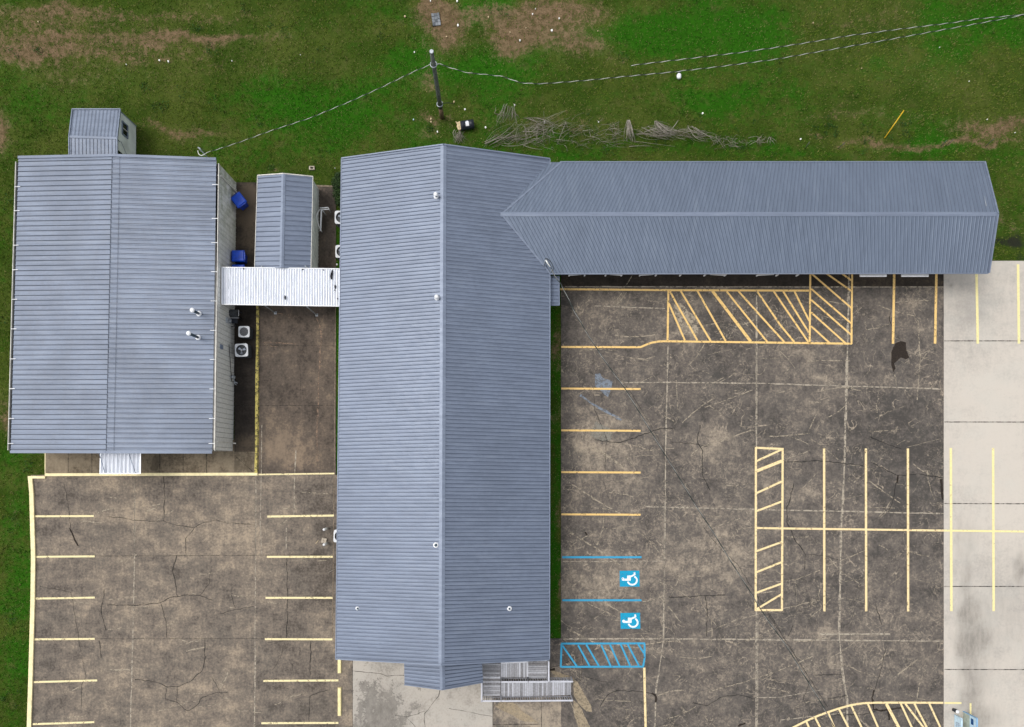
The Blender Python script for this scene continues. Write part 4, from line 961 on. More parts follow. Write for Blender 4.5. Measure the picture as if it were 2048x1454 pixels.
# ---------------------------------------------------------------- bins, condensers, barrel and other loose things
def make_bin(loc, rz, label):
    t = empty('wheelie_bin', loc, label, 'bin', 'blue wheelie bins beside the hall', rz)
    b = MB(); b.hexa([(-.24,-.28,.08),(.24,-.28,.08),(.24,.26,.08),(-.24,.26,.08)], [(-.33,-.38,1.0),(.33,-.38,1.0),(.33,.36,1.0),(-.33,.36,1.0)]); b.box(-.36,-.41,.95,.36,.38,1.0)
    b.build('body', M['bin_dark'], t)
    b = MB(); b.hexa([(-.37,-.42,1.0),(.37,-.42,1.0),(.37,.40,1.0),(-.37,.40,1.0)], [(-.31,-.36,1.09),(.31,-.36,1.09),(.31,.33,1.07),(-.31,.33,1.07)]); b.box(-.25,-.46,1.0,.25,-.42,1.03); b.build('lid', M['bin'], t)
    b = MB(); b.tube([(-.28,.44,.98),(.28,.44,.98)], .02, 8); b.beam((-.28,.37,.98),(-.28,.44,.98),.03,.03); b.beam((.28,.37,.98),(.28,.44,.98),.03,.03); b.build('handle', M['bin_dark'], t)
    for s in (-1, 1):
        b = MB(); b.tube([(s*.26,.24,.1),(s*.31,.24,.1)], .1, 14); b.build('wheel', M['black'], t)
make_bin(W(488, 411, 0), R(38), 'blue wheelie bin standing askew at the north corner of the hall')
make_bin(W(487, 521, 0), R(90), 'upper of the two square-on blue wheelie bins by the hall wall')
make_bin(W(487, 549, 0), R(90), 'lower of the paired blue wheelie bins, half under the bright canopy')

def make_condenser(loc, label, s=.76, h=.75, fan=True, rz=0., pad=False, group='air conditioning units along the walls'):
    t = empty('air_conditioner', loc, label, 'air conditioner', group, rz); q = s / 2
    def rr(q, r=.10, n=4):
        out = []
        for cx, cy, a0 in ((q - r, q - r, 0), (-q + r, q - r, 90), (-q + r, -q + r, 180), (q - r, -q + r, 270)):
            for k in range(n + 1): a = R(a0 + 90 * k / n); out.append((cx + r * math.cos(a), cy + r * math.sin(a)))
        return out
    b = MB(); b.prism(rr(q - .02), .08, h - .22, 0); wall_ring(b, rr(q - .02), h - .22, h - .03)
    for k in range(12): z = .12 + k * (h - .22) / 12; b.prism(rr(q - .008), z, z + .018, 0)
    b.build('body', M['ac_body'], t)
    if pad: b = MB(); b.box(-q - .06, -q - .06, 0.0, q + .06, q + .06, .08); b.build('pad', M['concrete'], t)
    n = 40; b = MB(); ri = q * (.83 if fan else .78); outer = []
    for k in range(n):
        a = 2 * math.pi * k / n; c_, s_ = abs(math.cos(a)), abs(math.sin(a)); d_ = min(q / max(c_, 1e-6), q / max(s_, 1e-6)); p_ = (c_ ** 9 + s_ ** 9) ** (-1 / 9.) * q
        outer.append((min(d_, p_) * math.cos(a), min(d_, p_) * math.sin(a)))
    inner = [(ri * math.cos(2 * math.pi * k / n), ri * math.sin(2 * math.pi * k / n)) for k in range(n)]
    for k in range(n):
        k2 = (k + 1) % n; o0, o1, i0, i1 = outer[k], outer[k2], inner[k], inner[k2]
        b.face([(*i0, h), (*o0, h), (*o1, h), (*i1, h)]); b.face([(*o0, h - .06), (*o1, h - .06), (*o1, h), (*o0, h)]); b.face([(*i1, h - .03), (*i0, h - .03), (*i0, h), (*i1, h)])
    b.build('top', M['ac_top'], t)
    b = MB(); b.prism([(ri * math.cos(k * math.pi / 12), ri * math.sin(k * math.pi / 12)) for k in range(24)], h - .21, h - .19); b.build('fan_well', M['dark'], t)
    if fan:
        for k in range(3):
            b = MB(); a = R(k * 120 + 25); c, s_ = math.cos(a), math.sin(a)
            P = lambda u, v, z: (u * c - v * s_, u * s_ + v * c, z)
            b.hexa([P(.07,-.05,h-.11),P(.25,-.09,h-.12),P(.25,.07,h-.07),P(.07,.04,h-.08)], [P(.07,-.05,h-.10),P(.25,-.09,h-.11),P(.25,.07,h-.06),P(.07,.04,h-.07)]); b.build('fan_blade', M['blade'], t)
    b = MB()
    for r_ in ([.05, .11, .17, .23] if not fan else [.06]):
        b.tube([(r_ * math.cos(k * math.pi / 10), r_ * math.sin(k * math.pi / 10), h + .004) for k in range(21)], .010 if not fan else .006, 5, cap=False)
    if not fan:
        for k in range(10): a = k * math.pi / 5; b.tube([(.03 * math.cos(a), .03 * math.sin(a), h), (ri * math.cos(a), ri * math.sin(a), h)], .004, 4)
    else:
        b.tube([(0, 0, h - .1), (0, 0, h - .03)], .05, 10)
    b.build('grille', M['grille'], t)
    return t
make_condenser(W(496.5, 668, .12) , 'smaller condenser with a ringed round grille beside the worn yellow kerb', .72, .8, False)
make_condenser(W(492, 704.5, .12), 'condenser with three visible fan blades, nearest the conduit on the hall wall', .84, .85, True, R(2))
make_condenser(W(688, 443.5, 0), 'northernmost condenser peeking out from under the main roof below the shrub', .84, .85, True)
make_condenser(W(689, 510.5, 0), 'condenser peeking out from under the main roof just north of the canopy', .82, .85, True)
make_condenser(W(685.5, 1070, 0), 'condenser peeking out by the two bollards at the left lot', .82, .85, True, R(-3))
# dark grill and meter cluster near the canopy
gr = empty('barbecue_grill', W(477, 632, .12), 'dark barbecue grill parked under the edge of the canopy by the hall', 'grill')
b = MB(); b.box(-.42,-.25,.65,.25,.25,.80); b.hexa([(-.42,-.25,.8),(.25,-.25,.8),(.25,.25,.8),(-.42,.25,.8)], [(-.38,-.14,.98),(.21,-.14,.98),(.21,.14,.98),(-.38,.14,.98)]); b.build('firebox', M['ac_body'], gr)
b = MB(); b.box(-.40,-.62,.66,.20,-.27,.70); b.build('side_shelf', M['black'], gr)
b = MB(); b.tube([(.30,-.18,.88),(.33,-.18,.88),(.33,.2,.88),(.30,.2,.88)], .016, 6); b.build('handle', M['white'], gr)
for x, y in ((-.36,-.2),(.2,-.2),(-.36,.2),(.2,.2)):
    b = MB(); b.beam((x, y, 0), (x, y, .66), .04, .04); b.build('leg', M['black'], gr)
b = MB(); b.beam((-.42,-.28,.72),(.27,-.28,.72),.02,.03); b.build('shelf_rail', M['white'], gr)
mt = empty('electric_meter', on_wall(650, 0), 'grey round-cornered meter box with a pipe on the hall wall', 'meter box')
b = MB(); b.box(0, -.16, 1.15, .16, .16, 1.6); b.tube([(.16, 0, 1.38), (.26, 0, 1.38)], .10, 12); b.build('meter_housing', M['steel'], mt)
b = MB(); b.tube([(.08, -.02, 1.15), (.08, -.05, .2)], .025, 8); b.build('conduit', M['steel'], mt)
b = MB(); b.tube([(.08, -.3, .9), (.45, -.22, .85)], .03, 8); b.build('pipe', M['dark'], mt)
gm = empty('gas_meter', on_wall(758, 0), 'grey gas meter with valve pipes at the foot of the hall wall', 'gas meter')
b = MB(); b.tube([(.14, .05, .45), (.14, .05, .72)], .13, 12); b.tube([(.14, .05, .72), (.14, .05, .78)], [.13, .05], 12); b.build('meter_body', M['steel'], gm)
b = MB(); b.tube([(.14,.05,.5),(.18,-.22,.5),(.2,-.4,.4),(.2,-.4,.0)], .03, 8); b.tube([(.18,-.22,.5),(.38,-.34,.45)], .03, 8); b.tube([(.05,.05,1.0),(.05,.05,.6),(.14,.05,.6)], .02, 8); b.build('pipework', M['steel'], gm)

for (bx, by, lab) in ((655.5, 1056.5, 'upper short pale bollard beside the condenser in the left lot'), (655.5, 1086, 'lower short pale bollard below the condenser, with a chipped top')):
    t = empty('bollard', W(bx, by, 0), lab, 'bollard', 'pair of short pale bollards')
    b = MB(); b.tube([(0,0,0),(0,0,1.0)], .085, 14); b.build('post', M['bollard'], t)
    b = MB(); b.tube([(0,0,1.0),(0,0,1.05),(0,0,1.07)], [.088,.08,.03], 14); b.build('cap', M['white'], t)
def chunk(name, px, py, pts, z1, mat, label, cat, group=None, rz=0):
    t = MB(); P = [Vector((a, b_, 0)) for a, b_ in pts]; rot = lambda p: (p.x * math.cos(rz) - p.y * math.sin(rz), p.x * math.sin(rz) + p.y * math.cos(rz))
    t.prism([rot(p) for p in P], 0, z1, 0); o = t.build(name, mat); o.location = W(px, py, 0); o.location.z = ZL if 'paving' in name or 'board' in name else 0
    return tag(o, label, cat, group)
o = chunk('concrete_block', 648.7, 1081, [(-.16,-.16),(.16,-.16),(.16,.16),(-.16,.16)], .12, M['concrete'], 'square tan concrete block lying between the two bollards', 'block', None, R(-12))
b = MB(); b.box(-.06,-.06,.12,.06,.06,.135); o2 = b.build('stain_patch', M['rust'], o)
b = MB(); b.beam((0,0,.02),(.17,.2,.02),.03,.03); o = b.build('wood_offcut', M['litter_tan'], None, W(631.5, 1087, ZL)); tag(o, 'thin wooden offcut lying left of the concrete block', 'stick')
# vent block in the grass
t = empty('drain_box', W(624, 336.5, 0), 'small open concrete drain box set in the grass', 'drain box')
b = MB(); b.box(-.18,-.12,-.02,-.10,.12,.08); b.box(.10,-.12,-.02,.18,.12,.08); b.box(-.10,.06,-.02,.10,.12,.08); b.box(-.10,-.12,-.02,.10,-.06,.08); b.build('rim', M['concrete'], t)
b = MB(); b.box(-.10,-.06,-.05,.10,.06,.0); b.build('opening', M['dark'], t)
# wheel stops
for y0, y1, lab in ((1300, 1346, 'upper yellow wheel stop, its end tucked under the main roof edge'), (1374, 1431, 'lower yellow wheel stop in the left lot, clear of the roof')):
    p, q = W(679.5, y1, 0), W(679.5, y0, 0); b = MB(); L_ = q.y - p.y
    b.hexa([(-.13,-L_/2,0),(.13,-L_/2,0),(.13,L_/2,0),(-.13,L_/2,0)], [(-.09,-L_/2+.03,.13),(.09,-L_/2+.03,.13),(.09,L_/2-.03,.13),(-.09,L_/2-.03,.13)])
    o = b.build('wheel_stop', M['stop'], None, ((p.x + q.x) / 2, (p.y + q.y) / 2, ZL)); tag(o, lab, 'wheel stop', 'yellow wheel stops at the left lot')
# barrel
t = empty('barrel', W(935, 254, 0), 'black plastic barrel with a white label lying on its side in the grass', 'barrel', None, R(8))
b = MB(); xs_ = [-.44,-.43,-.30,-.29,-.26,.26,.29,.30,.43,.44]; rs_ = [.25,.29,.29,.305,.29,.29,.305,.29,.29,.25]
b.tube([(x, 0, .29) for x in xs_], rs_, 24); b.build('drum', M['black'], t)
b = MB(); n = 6
for k in range(n):
    a0, a1 = R(62 + k * 11), R(62 + (k + 1) * 11); r_ = .297
    ext = .11 if k not in (0,) else .07
    b.face([(-ext, r_*math.cos(a0), .29 + r_*math.sin(a0)), (ext, r_*math.cos(a0), .29 + r_*math.sin(a0)), (ext, r_*math.cos(a1), .29 + r_*math.sin(a1)), (-ext, r_*math.cos(a1), .29 + r_*math.sin(a1))])
b.build('paper_label', M['white'], t)
b = MB(); b.prism([(-.2,.26),(-.05,.2),(.05,.28),(.14,.22),(.13,-.02),(.2,-.22),(.05,-.3),(-.04,-.24),(-.12,-.06),(-.1,.1)], .02, .16); o = b.build('foam_block', M['foam'], None, W(917.5, 253, 0)); tag(o, 'broken yellow foam block beside the barrel mouth', 'foam block')
# grey slab at the top, yellow marker stake, jug
b = MB(); 
for i in range(3):
    for j in range(4):
        b.box(-.26 + i*.18, -.40 + j*.205, -.02, -.26 + i*.18 + .165, -.40 + j*.205 + .19, .05 + random.uniform(0,.04), 0, random.random())
o = b.build('paving_slab', M['pallet'], None, W(872, 39.5, 0)); o.rotation_euler.z = R(8); tag(o, 'grey broken slab lying on bare soil above the pole', 'slab')
p, q = W(1769, 276.5, 0), W(1808, 220.5, .9); b = MB(); b.tube([Vector((0,0,0)), q - p], .035, 8); o = b.build('marker_stake', M['yellow'], None, p); tag(o, 'yellow plastic marker stake leaning over the grass', 'stake')
t = empty('plastic_jug', W(1357, 154, 0), 'large white jug with a dark neck standing under the overhead cable', 'jug')
b = MB(); b.tube([(0,-.2,.14),(0,-.17,.14),(0,-.05,.14),(0,.08,.14),(0,.16,.14)], [.06,.12,.15,.14,.07], 14); b.build('jug_body', M['white'], t)
b = MB(); b.tube([(0,.15,.14),(0,.26,.16)], [.08,.10], 10); b.build('jug_neck', M['black'], t)
# litter
LIT = [(319,121,.10,'w','white scrap, left one of the bright pair in the upper left field'),(337,123.5,.11,'w','white scrap, right one of the bright pair in the upper left field'),(253,129,.06,'w','small white scrap farthest left in the field'),(464,122,.06,'w','small pale scrap between the bright pair and the pole line'),(601,110,.05,'w','tiny pale scrap in the field right of the other left scraps'),
       (77,44,.07,'t','tan scrap on the brown soil at the top left'),(829,104.5,.09,'w','white scrap left of the pole top'),(861,2.5,.09,'w','white scrap on the soil at the very top edge'),(914,2.5,.12,'w','larger white scrap at the very top edge'),(916,51,.13,'w','long white scrap right of the grey slab'),
       (977,34,.09,'t','pale scrap left of the reddish soil patch'),(1065,28.5,.10,'w','upright white scrap at the top of the reddish soil'),(1103.5,61.5,.14,'w','brightest white scrap on the reddish soil'),(1118,37,.09,'w','slim white scrap on the brown grass at the top'),(1040,81,.11,'w','white scrap with a dark ring in the reddish soil'),
       (1071,18,.06,'w','tiny scrap near the top edge above the reddish soil'),(1052,56,.06,'t','tan crumb in the middle of the reddish soil'),(810,33,.13,'t','tan clump in the grass left of the grey slab'),(893,73.5,.09,'t','tan clump below the grey slab'),(1020,65,.09,'t','tan clump at the lower left of the reddish soil'),
       (908,204,.11,'t','round pale stone right of the pole foot'),(918,213.5,.06,'t','tiny tan stone near the pole foot'),(930,219,.10,'w','thin white strip above the barrel'),(862,238,.12,'t','tan rubble left of the pole foot'),(862,244,.10,'t','tan rubble below the other pieces left of the pole foot'),(875,264,.11,'w','white strip in the weeds below the pole'),
       (827,239.5,.10,'b','pale blue scrap in the grass left of the pole foot'),(971,255.5,.12,'w','white scrap between the barrel and the brush'),(1089,244.5,.13,'w','white scrap caught in the left brush pile'),(1029,210.5,.09,'w','white scrap above the first brush pile'),(1405,227,.13,'w','white ball-like scrap in the grass above the right brush pile'),
       (1195.5,62,.06,'t','pale crumb right of the reddish soil'),(1601,278.5,.11,'w','white scrap near the fence line right of the brush'),(1197,244,.08,'w','white scrap above the gap between the brush piles'),(1974,239,.07,'w','white scrap on the brown bank at right'),(2029.5,265.5,.06,'w','white scrap at the far right fence line'),(1938,163,.06,'w','tiny pale scrap in the right field'),
       (1723,137,.06,'t','pale crumb in the right field left of centre'),(1626,46,.09,'t','tan tuft of debris above the right cables'),(670,336.5,.05,'w','tiny white scrap beside the main building corner'),(1879,95,.05,'w','tiny scrap just under the right cables'),(674,529,.10,'w','white scrap in the strip north of the canopy')]
for x, y, r_, c_, lab in LIT:
    b = MB(); n = 7; r_ *= .68; b.prism([(r_ * random.uniform(.55, 1.1) * math.cos(k * 2 * math.pi / n) * .8, r_ * random.uniform(.55, 1.1) * math.sin(k * 2 * math.pi / n)) for k in range(n)], -.02, .03 + r_ * .4)
    o = b.build('paper_scrap' if c_ != 't' else 'clod', {'w': M['litter'], 't': M['litter_tan'], 'b': M['sign_blue']}[c_], None, W(x, y, 0)); tag(o, lab, 'scrap', 'pale scraps scattered in the grass')

# ---------------------------------------------------------------- utility pole and overhead cables
pb = W(884, 235, 0); hp = 8.9; pt = W(863, 103, hp)
pole = empty('utility_pole', pb, 'weathered wooden utility pole standing in the grass with cable clamps', 'utility pole')
def onp(z): return Vector((0, 0, 0)).lerp(pt - pb, z / hp)
b = MB(); b.tube([onp(1.6), onp(4), onp(7), onp(hp)], [.14, .13, .12, .11], 16); b.build('shaft', M['pole_wood'], pole)
b = MB(); b.tube([onp(-.1), onp(1.6)], [.145, .14], 16); b.build('butt', M['pole_low'], pole)
b = MB(); b.tube([onp(hp), onp(hp + .03)], [.12, .10], 16); b.build('pole_cap', M['steel'], pole)
for z in (7.45, 2.15):
    b = MB(); c = onp(z); rr_ = .18; b.tube([(c.x + rr_ * math.cos(k * math.pi / 8), c.y + rr_ * math.sin(k * math.pi / 8), c.z) for k in range(17)], .03, 6, cap=False); b.build('clamp', M['steel'], pole)
b = MB(); c = onp(2.2); b.tube([(c.x + .15, c.y, c.z), (c.x + .55, c.y + .06, c.z), (c.x + .9, c.y + .02, c.z - .1)], .02, 6); b.build('bracket', M['dark'], pole)
zc_ = 7.45; att = pb + onp(zc_)
def cable(name, pix, zs, label, pitch=.86, r=.0095, amp=.014, name2='overhead_cable', fade=None, bare='wire_bare'):
    P = [W(x, y, z) for (x, y), z in zip(pix, zs)]
    # resample
    pts = [P[0]]
    for k in range(len(P) - 1):
        n = max(1, int((P[k + 1] - P[k]).length / .09))
        for j in range(1, n + 1): pts.append(P[k].lerp(P[k + 1], j / n))
    t = empty(name2, P[0], label, 'cable', 'overhead cables'); L = local(t)
    bmat = M[bare]; s_ = 0; bare = []; bl = []; bl2 = []
    for k, p in enumerate(pts):
        if k: s_ += (pts[k] - pts[k - 1]).length
        a = 2 * math.pi * s_ / pitch; d = (pts[min(k + 1, len(pts) - 1)] - pts[max(k - 1, 0)]).normalized(); x = d.cross(Vector((0, 0, 1))).normalized(); y = x.cross(d)
        for lst, ph in ((bare, 0), (bl, 2.1), (bl2, 4.2)): lst.append(L(p + (x * math.cos(a + ph) + y * math.sin(a + ph)) * amp))
    b = MB(); b.tube(bare, r * 1.05, 5, cap=False); b.build('bare_conductor', bmat, t)
    b = MB(); b.tube(bl, r * 1.3, 5, cap=False); b.tube(bl2, r * 1.3, 5, cap=False); b.build('black_conductor', M['wire_black'], t)
cable('c', [(862,128.5),(830,142),(760,176),(700,203),(620,236),(540,262),(480,284),(440,297),(420,303),(411,306.5)], [7.45,7.2,6.5,5.9,5.2,4.6,4.2,3.9,3.75,3.7], 'twisted cable running from the pole down to the hall', .86, .0075, .012)
cable('c', [(870,128),(880,128),(905,137),(935,145.5),(965,148.5),(1000,152),(1012,155),(1040,165.5),(1070,167.5),(1100,166.5),(1180,160),(1260,152),(1345,144),(1440,133),(1548,119),(1650,101),(1750,84),(1850,66),(1950,48),(2048,30),(2300,-16)], [7.45]*9+[7.3]*6+[7.4]*6, 'lower of the two twisted cables sweeping right from the pole')
cable('c', [(1262,131),(1310,125),(1400,114.5),(1480,105),(1548,95.5),(1610,86),(1700,71),(1800,58),(1900,46),(1960,37),(2048,29),(2300,-18)], [7.0,7.2]+[7.6]*10, 'upper twisted cable ending over the grass right of the pole')
cable('c', [(1103,538),(1110,553),(1122,568),(1132,588),(1150,625),(1180,676),(1210,722),(1250,777),(1285,835),(1320,893),(1355,950),(1392,1012),(1425,1062),(1460,1120),(1495,1175),(1535,1240),(1572,1290),(1605,1345),(1640,1402),(1672,1460),(1760,1610)], [4.2,4.3,4.4,4.5,4.6,4.8,4.9,5.0,5.2,5.4,5.5,5.6,5.8,6.0,6.2,6.4,6.5,6.7,6.9,7.1,7.4], 'twisted dark cable crossing over the right parking lot', 1.5, .012, .016, bare='wire_grey')

# ---------------------------------------------------------------- brush piles, fence posts, shrub
def brush(name, label, curves, zc=0.0, cat='brush pile'):
    b = MB()
    for pts, r_, sh in curves: b.tube([Vector(p) for p in pts], [r_ * (1 - .6 * k / (len(pts) - 1)) for k in range(len(pts))], 4, 0, sh, cap=False)
    o = b.build(name, M['brush']); tag(o, label, cat); return o
def twig(x0, y0, x1, y1, zmax=.4, bend=6, r=.014, z0=.05, z1=.05):
    pts = []; bx, by = random.uniform(-bend, bend), random.uniform(-bend, bend)
    for k in range(7):
        t = k / 6; px = x0 + (x1 - x0) * t + bx * math.sin(math.pi * t) + random.uniform(-.5, .5); py = y0 + (y1 - y0) * t + by * math.sin(math.pi * t)
        pts.append(W(px, py, z0 + (z1 - z0) * t + zmax * math.sin(math.pi * t)))
    return (pts, r * random.choice([.5, .7, .85, 1.05, 1.5]), random.uniform(.0, .9))
C = []
for k in range(36): a = random.uniform(-1, 1); C.append(twig(1020 + a * 14, 226 + random.uniform(-20, 4), 1016 + a * 26, 236 + random.uniform(-6, 16), .25, 4, .009))
C += [twig(990,226,992,214,.2,1,.015), twig(990,227,1030,232,.2,3,.014), twig(1028,208,1039,236,.3,4,.015)]
brush('brush_pile', 'small dry weed clump above the left brush heap', C, cat='brush pile')
C = []
for k in range(60):
    x = random.uniform(965, 1075); y = 294 - (x - 965) * random.uniform(.18, .42) + random.uniform(-10, 8); Lg = random.uniform(18, 66); C.append(twig(x, y, x + Lg, y - Lg * random.uniform(.15, .75), .22, 7, .011))
CW = []
for k in range(110):
    x = random.uniform(985, 1245); y = random.uniform(240, 296); Lg = random.uniform(8, 30); C.append(twig(x, y, x + random.uniform(-Lg, Lg), y + random.uniform(-Lg, Lg) * .6, .15, 4, .007)) if 0 else CW.append(twig(x, y, x + random.uniform(-Lg, Lg), y + random.uniform(-Lg, Lg) * .6, .15, 4, .008))
for k in range(110): x = random.uniform(1030, 1235); Lg = random.uniform(10, 45); a_ = random.uniform(-.9, .5); yy_ = random.uniform(248, 292); C.append(twig(x, yy_, x + Lg * math.cos(a_), yy_ + Lg * math.sin(a_) * .7, .25, 6, .010))
for k in range(30): x = random.uniform(1035, 1110); C.append(twig(x, random.uniform(245, 275), x + random.uniform(-15, 15), random.uniform(260, 295), .3, 5, .010))
C += [twig(1047,290,1090,270,.2,1,.02), twig(1010,292,1047,290,.15,1,.018), twig(1047,291,1085,299,.15,2,.017), twig(1088,222,1088,288,.2,.5,.016), twig(1132,243,1114,290,.3,2,.020), twig(1130,243,1137,258,.2,1,.012)]
for k in range(14): C.append(twig(1050 + random.uniform(-4, 30), 236, 1100 + random.uniform(-20, 20), 246 + random.uniform(-4, 12), .3, 6, .011))
brush('brush_pile', 'wide loose heap of grey dead branches reaching from the barrel to the stalks', C)
o = brush('dead_weeds', 'thin dry stalks strewn through the grass behind the buildings', CW, cat='dead weeds'); o['kind'] = 'stuff'
C = []
for k in range(20): C.append(twig(1257 + random.uniform(-3, 4), 240, 1252 + random.uniform(-6, 22), 281 + random.uniform(-4, 3), .4, 4, .015))
for k in range(60): x = random.uniform(1265, 1330); C.append(twig(x, random.uniform(252, 272), x + random.uniform(25, 70), random.uniform(255, 282), .35, 9, .012))
for k in range(14): C.append(twig(1312 + random.uniform(-3, 6), 242, 1340 + random.uniform(-6, 20), 262 + random.uniform(-6, 10), .5, 9, .015))
for k in range(34): x = random.uniform(1345, 1400); C.append(twig(x, random.uniform(250, 278), x + random.uniform(15, 50), random.uniform(262, 285), .35, 8, .013))
C += [twig(1265,283,1325,298,.1,1,.018), twig(1268,282,1350,293,.15,1,.016), twig(1258,293,1300,292,.1,1,.015), twig(1365,262,1384,252,.4,2,.018), twig(1384,252,1418,272,.4,3,.018), twig(1340,262,1357,240,.4,6,.018), twig(1312,242,1345,262,.6,14,.018)]
brush('brush_pile', 'long tangled heap of pale dead branches behind the wing', C)
C = []
for k in range(50): x = random.uniform(1425, 1500); C.append(twig(x, random.uniform(270, 292), x + random.uniform(-25, 30), random.uniform(272, 300), .25, 6, .011))
for k in range(24): x = random.uniform(1510, 1545); C.append(twig(x, random.uniform(272, 286), x + random.uniform(-15, 15), random.uniform(276, 294), .25, 5, .010))
C += [twig(1427,298,1478,292,.1,1,.015), twig(1512,284,1527,268,.2,2,.013)]
brush('brush_pile', 'low scattered twigs at the right end of the brush line', C)
C = [twig(1223 + dx, 250, 1226 + dx + random.uniform(-4, 4), 290, .1, 1, .014, .9, .0) for dx in (0, 5, 11, 14)]
brush('dead_stalks', 'few dry upright stalks between the two brush heaps', C, cat='dead stalks')
C = []
for k in range(40): C.append(twig(920 + random.gauss(0, 7), 262 + random.uniform(-3, 12), 918 + random.gauss(0, 9), 280 + random.uniform(-10, 9), .2, 6, .011))
brush('brush_pile', 'brown dead weeds between the barrel and the roof', C)
for bx, by, tx, ty, lab in ((1677,296,1689,286,'leftmost thin fence post behind the wing'),(1883,292,1893,281,'left one of two close thin fence posts behind the wing'),(1893.5,290,1906.5,279.5,'right one of two close thin fence posts behind the wing'),(1972,292,1987.5,278,'rightmost thin fence post behind the wing'),(1611,296,1619,284,'pale-topped fence post near the end of the brush')):
    p = W(bx, by, 0); b = MB(); z = 1.05; q_ = W(tx, ty, z); b.tube([Vector((0,0,-.1)), q_ - p], .022, 6)
    for k in range(5): c = (q_ - p) * (.2 + .18 * k); b.box(c.x - .03, c.y - .01, c.z, c.x + .03, c.y + .01, c.z + .02)
    o = b.build('fence_post', M['pole_wood'], None, p); tag(o, lab, 'fence post', 'thin fence posts behind the wing')
# shrub of small leaves
def leafball(b, cx, cy, cz, rx, ry, rz, n, s=.06):
    for _ in range(n):
        th = random.uniform(0, 2 * math.pi); ph = math.acos(random.uniform(-1, 1)); r_ = random.uniform(.55, 1.05)
        p = Vector((cx + rx * r_ * math.sin(ph) * math.cos(th), cy + ry * r_ * math.sin(ph) * math.sin(th), cz + rz * r_ * math.cos(ph)))
        if p.z < .02: continue
        u = Vector((random.gauss(0, 1), random.gauss(0, 1), random.gauss(0, .6))).normalized() * s * random.uniform(.6, 1.5); v = u.cross(Vector((random.gauss(0, 1), random.gauss(0, 1), random.gauss(0, 1)))).normalized() * s * .5
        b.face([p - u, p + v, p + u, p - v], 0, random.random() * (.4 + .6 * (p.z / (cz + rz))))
t = empty('shrub', W(680, 388, 0), 'dark evergreen shrub in the strip at the north-west corner of the main building', 'shrub')
b = MB()
rw = random.Random(3)
for cx_, cy_, n_, sp in [(290,178,60,.5),(325,207,90,.7),(368,182,60,.5),(395,58,60,.45),(425,95,60,.5),(72,95,60,.5),(420,205,40,.6),(520,250,40,.6),(1000,20,50,.6),(860,258,70,.35),(1250,110,40,.6),(1650,268,120,1.2),(1740,270,120,1.4),(1810,262,120,1.4),(1660,250,60,.8),(1010,268,120,1.6),(1130,262,120,1.6),(1180,280,160,2.0),(1480,300,160,2.6),(1300,305,120,2.5),(30,100,50,.7),(500,20,40,.7),(560,60,50,.8),(640,110,40,.7),(760,60,40,.6),(540,335,60,.8),(640,300,60,1.0),(1560,120,30,.8),(1400,250,60,1.0),(20,400,60,.8),(12,640,50,.6),(30,1040,80,.8),(30,1240,80,.8),(25,1400,80,.8),(60,925,60,.5)]:
    p = W(cx_, cy_, 0)
    for k in range(n_ // 14 + 1):
        a_, r_ = rw.uniform(0, 6.28), rw.uniform(0, sp) ** 1.0
        leafball(b, p.x + r_ * math.cos(a_), p.y + r_ * math.sin(a_), .05, .22, .20, .12, 16, .055)
o = b.build('weeds', M['foliage_light']); tag(o, 'darker leafy weed clumps growing through the grass', 'weeds', None, 'stuff')
b = MB()
for dx, dy, z, r_ in ((.0,.55,.55,.42),(.12,.2,.6,.48),(.1,-.25,.55,.45),(.18,-.7,.5,.40),(.05,.95,.4,.3)): leafball(b, dx, dy, z, r_, r_, .5, 900, .05)
b.build('foliage', M['foliage'], t)
b = MB()
for dx, dy in ((.05,.5),(.12,.1),(.15,-.5)): b.tube([(dx, dy, 0), (dx + .05, dy, .6)], [.04, .02], 6)
b.build('stem', M['pole_low'], t)
# fallen antenna-like twig by the eave
b = MB(); b.tube([W(657,1145,.03), W(664,1141,.05), W(673,1137,.05)], .012, 5); o = b.build('fallen_branch', M['brush']); tag(o, 'thin fallen twig reaching from the roof edge into the left lot', 'twig')

# ---------------------------------------------------------------- signs at the bottom right
def board(name, label, px, y0, y1, ztop, parts, thick=.06):
    p, q = W(px, y0, 0), W(px, y1, 0); t = empty(name, (p.x, (p.y + q.y) / 2, ZL), label, 'sign'); Lh = (p.y - q.y) / 2
    b = MB(); b.box(0, -Lh, .05, thick, Lh, ztop); b.build('panel', parts[0], t)
    b = MB(); b.box(-.02, -Lh - .03, ztop - .0, thick + .02, Lh + .03, ztop + .05); b.box(-.02, Lh, .0, thick + .02, Lh + .05, ztop); b.box(-.02, -Lh - .05, 0, thick + .02, -Lh, ztop); b.build('frame', parts[1], t)
    return t, Lh
t, Lh = board('sign_board', 'low pale blue sign board beside the small bollard', 1907.5, 1430, 1500, .72, (M['sign_blue'], M['sign_blue']))
b = MB()
for z, wd in ((.52, .7), (.42, 1.2), (.30, 1.0), (.20, 1.3)):
    y = Lh - .35
    while y > Lh - .35 - wd: b.box(-.012, y - .07, z, -.003, y, z + .05); y -= .11
b.build('lettering', M['frame_grey'], t)
t, Lh = board('sign_board', 'taller blue-framed sign board with a deep blue square', 1925, 1423, 1500, 1.35, (M['sign_green'], M['sign_rim']))
b = MB(); b.box(-.012, -Lh, .72, -.002, Lh, 1.35); b.build('upper_face', M['sign_blue'], t)
b = MB(); b.box(-.022, Lh - .52, .86, -.013, Lh - .14, 1.10); b.build('blue_square', M['sign_navy'], t)
t = empty('bollard', W(1906.5, 1419, ZL), 'small white-capped post at the corner of the low sign board', 'bollard')
